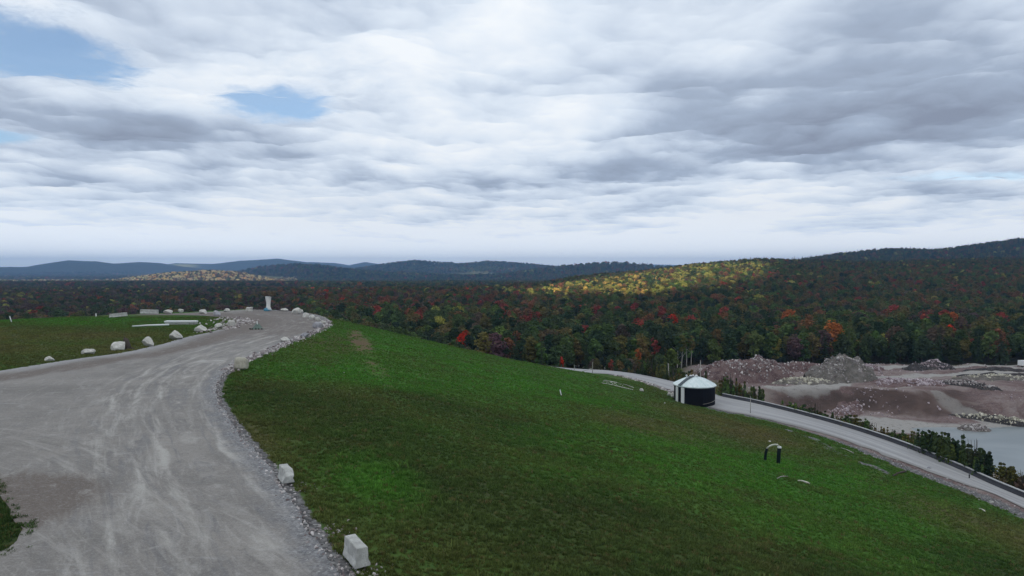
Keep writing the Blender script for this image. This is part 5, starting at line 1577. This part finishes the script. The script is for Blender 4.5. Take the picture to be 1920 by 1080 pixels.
def build_sky():
    w = bpy.data.worlds.new("World"); scene.world = w; w.use_nodes = True
    nt = w.node_tree; nt.nodes.clear()
    sky = nt.nodes.new('ShaderNodeTexSky'); sky.sky_type = 'NISHITA'; sky.sun_disc = False
    sky.sun_elevation = SUN_EL; sky.sun_rotation = math.atan2(SUN_AZ.x, SUN_AZ.y); sky.air_density = 1.0; sky.dust_density = 0.0; sky.ozone_density = 2.4
    bg = nt.nodes.new('ShaderNodeBackground'); bg.inputs['Strength'].default_value = .15
    out = nt.nodes.new('ShaderNodeOutputWorld')
    nt.links.new(sky.outputs[0], bg.inputs[0]); nt.links.new(bg.outputs[0], out.inputs[0])
    sl = bpy.data.lights.new("sun", 'SUN'); sl.energy = 5.0; sl.angle = math.radians(.5); sl.color = (1, .93, .82)
    so = bpy.data.objects.new("sun", sl); COL.objects.link(so)
    d = Vector((SUN_AZ.x * math.cos(SUN_EL), SUN_AZ.y * math.cos(SUN_EL), math.sin(SUN_EL)))
    so.rotation_euler = d.to_track_quat('Z', 'Y').to_euler(); so.location = (0, 0, 60)

    t = NT("cloud_layer")
    P = t.scale(t.obj(), (.001, .001, 0))
    warp = t.noise(P, 1.1, 6, .62)
    warp2 = t.noise(P, 4.0, 7, .62)
    Q = t.scale(P, (1.0, .72, 1))
    base = t.noise(Q, .34, 7, .52, .25)
    det = t.noise(Q, 1.3, 9, .58, .2)
    hang = t.attr('hang')
    b = t.math('ADD', t.math('MULTIPLY_ADD', t.math('SUBTRACT', base, .5), 1.2, .525), t.math('MULTIPLY', t.math('SUBTRACT', det, .5), .34))
    b = t.math('ADD', b, t.math('MULTIPLY', t.math('SUBTRACT', .5, hang), .30))
    dist = t.vmath('LENGTH', P)
    b = t.math('ADD', t.math('ADD', b, t.math('MULTIPLY', t.math('SUBTRACT', .5, b), t.maprange(dist, 8, 24, 0, .6))), t.maprange(dist, 7, 22, 0, .34))  # far clouds flatter and paler: hazy air painted into their colour
    def ell(cx, cy, rx, ry, ang=0.0, wob=.9):
        v = t.vmath('SUBTRACT', P, (cx, cy, 0))
        ca, sa = math.cos(ang), math.sin(ang)
        u1 = t.vmath('DOT_PRODUCT', v, (ca / rx, sa / rx, 0)); u2 = t.vmath('DOT_PRODUCT', v, (-sa / ry, ca / ry, 0))
        l = t.math('SQRT', t.math('ADD', t.math('MULTIPLY', u1, u1), t.math('MULTIPLY', u2, u2)))
        return t.math('ADD', l, t.math('MULTIPLY', t.math('SUBTRACT', t.math('ADD', warp, t.math('MULTIPLY', warp2, .5)), .75), wob * 2))
    # heavy grey bank to the right, brighter cloud ahead
    for (cx, cy, rx, ry, amt) in [(1.7, 5.0, 1.9, 1.7, -.12), (3.2, 6.0, 1.8, 1.6, -.09), (-3.6, 6.6, 1.0, .7, -.12), (-.6, 6.3, 1.9, 1.8, .13), (-2.2, 4.6, 1.3, .8, .18), (.2, 3.7, 1.6, 1.0, .14), (-.8, 4.2, 1.2, 1.0, .08), (0, 0, 3.0, 2.0, -.05)]:
        e = ell(cx, cy, rx, ry, 0, .5)
        b = t.math('ADD', b, t.maprange(e, 1.25, .2, 0, amt))
    dk = t.ramp(b, [(.16, (.27, .31, .40)), (.37, (.40, .475, .60)), (.48, (.60, .685, .81)), (.58, (.77, .85, .95)), (.72, (.95, .99, 1.03))])
    # gaps in the deck
    gap = None
    def sh(px_, py_):          # deck point above whose sunlight falls on a ground point
        k = (DECK) / math.tan(SUN_EL)
        return ((px_ + SUN_AZ.x * k) / 1000, (py_ + SUN_AZ.y * k) / 1000)
    h3, h4, h5 = sh(-1075, 4350), sh(-215, 4560), sh(-3740, 7600)
    h1 = sh(180, 775); h2 = sh(-1330, 2330)
    for (cx, cy, rx, ry, ang, wob) in [(-1.80, 5.20, .42, .60, .5, 1.0), (-2.75, 3.95, .50, .60, .2, 1.3), (-3.4, 3.4, .6, .5, 0, 1.0), (5.9, 8.3, 1.0, .4, 0, 1.2),
                                       (h3[0], h3[1], .34, .15, 0, .3), (h4[0], h4[1], .30, .10, 0, .2), (h5[0], h5[1], .5, .3, 0, .3), (h1[0], h1[1], .26, .10, math.radians(54), .22), (h2[0], h2[1], .66, .58, 0, .2)]:
        e = t.maprange(ell(cx, cy, rx, ry, ang, wob), 1.34 if cy > 3.3 else 1.1, .52 if cy > 3.3 else .85)
        if cy > 3.3: e = t.math('MULTIPLY', e, .40 if cx > 5 else .90)
        gap = e if gap is None else t.math('MAXIMUM', gap, e)
    dk = t.mix(t.maprange(dist, 1.2, 3.3, 1, 0), dk, t.mix(1.0, dk, (1.05, .98, .88), 'MULTIPLY'))  # cloud overhead, out of view, warmed to make the land less blue
    em = t.n.new('ShaderNodeEmission'); t.set(em.inputs['Color'], dk); t.set(em.inputs['Strength'], t.math('MULTIPLY', t.maprange(dist, .6, 3.3, 1.75, 1.0), t.math('MAXIMUM', t.maprange(dist, 11, 28, 1.0, 1.45), 1.0)))  # unseen overhead deck made brighter to throw more light on the land
    tp = t.n.new('ShaderNodeBsdfTransparent')
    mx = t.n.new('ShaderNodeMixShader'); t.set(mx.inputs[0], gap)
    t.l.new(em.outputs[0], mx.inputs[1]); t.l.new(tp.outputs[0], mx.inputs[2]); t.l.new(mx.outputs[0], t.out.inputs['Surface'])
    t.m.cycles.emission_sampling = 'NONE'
    # shallow dome so that the deck comes down beyond the hills
    RM = 33000.0
    rr = [400.0]
    while rr[-1] < RM: rr.append(rr[-1] * (1.016 if rr[-1] > 1500 else 1.15))
    rr[-1] = RM; rr = np.array(rr)
    th = np.radians(np.concatenate([np.arange(-180, -48, 4), np.arange(-48, 48.01, .35), np.arange(50, 180, 4)])); n = len(th)
    RR, TT = np.meshgrid(rr, th, indexing='ij'); X, Y = (RR * np.sin(TT)).ravel(), (RR * np.cos(TT)).ravel()
    hg = 0; amp = 0
    for k, (wl, w_) in enumerate(((1500, 1.0), (620, .6), (260, .32), (120, .16))):
        hg = hg + w_ * (1 - np.abs(2 * fbm(X / wl, Y / (wl * .9), 60 + k, 2) - 1) * 1.6); amp += w_
    hg = np.clip(hg / amp, 0, 1.2)
    R2 = np.hypot(X, Y)
    Z = DECK - (DECK + 260) * (R2 / RM) ** 2 - (hg - .5) * 145 * sstep(1400, 3000, R2) * (1 - .5 * sstep(9000, 20000, R2))
    V = np.concatenate([np.stack([X, Y, Z], 1), [[0, 0, DECK]]]); m_ = len(rr)
    ii, jj = np.meshgrid(np.arange(m_ - 1), np.arange(n), indexing='ij'); j2 = (jj + 1) % n
    Q4 = np.stack([ii * n + jj, ii * n + j2, (ii + 1) * n + j2, (ii + 1) * n + jj], -1).reshape(-1, 4)
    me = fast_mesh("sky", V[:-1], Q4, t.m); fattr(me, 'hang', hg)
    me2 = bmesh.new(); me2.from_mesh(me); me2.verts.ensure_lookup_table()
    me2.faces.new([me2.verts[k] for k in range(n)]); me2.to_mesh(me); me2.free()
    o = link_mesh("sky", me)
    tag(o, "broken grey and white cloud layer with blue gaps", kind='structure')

build_sky()

# haze
HAZE = 9.5e-5
if HAZE:
    t = NT("valley_haze")
    v = t.n.new('ShaderNodeVolumePrincipled')
    v.inputs['Color'].default_value = (.36, .62, 1.0, 1); v.inputs['Density'].default_value = HAZE; v.inputs['Anisotropy'].default_value = .1
    t.l.new(v.outputs[0], t.out.inputs['Volume'])
    mb = MB(); mb.box((0, 0, 60), (31000, 31000, 400))
    o = mb.build("haze", t.m); tag(o, "thin blue haze over the valley", kind='stuff')

# ------------------------------------------------------------------ render settings
scene.view_settings.view_transform = 'Standard'
scene.view_settings.look = 'None'
scene.view_settings.gamma = 1
scene.view_settings.exposure = 0.0
scene.render.engine = 'CYCLES'
scene.cycles.use_denoising = True
scene.cycles.max_bounces = 5
scene.cycles.diffuse_bounces = 2
scene.cycles.glossy_bounces = 2
scene.cycles.transmission_bounces = 2
scene.cycles.volume_bounces = 0
scene.cycles.transparent_max_bounces = 8
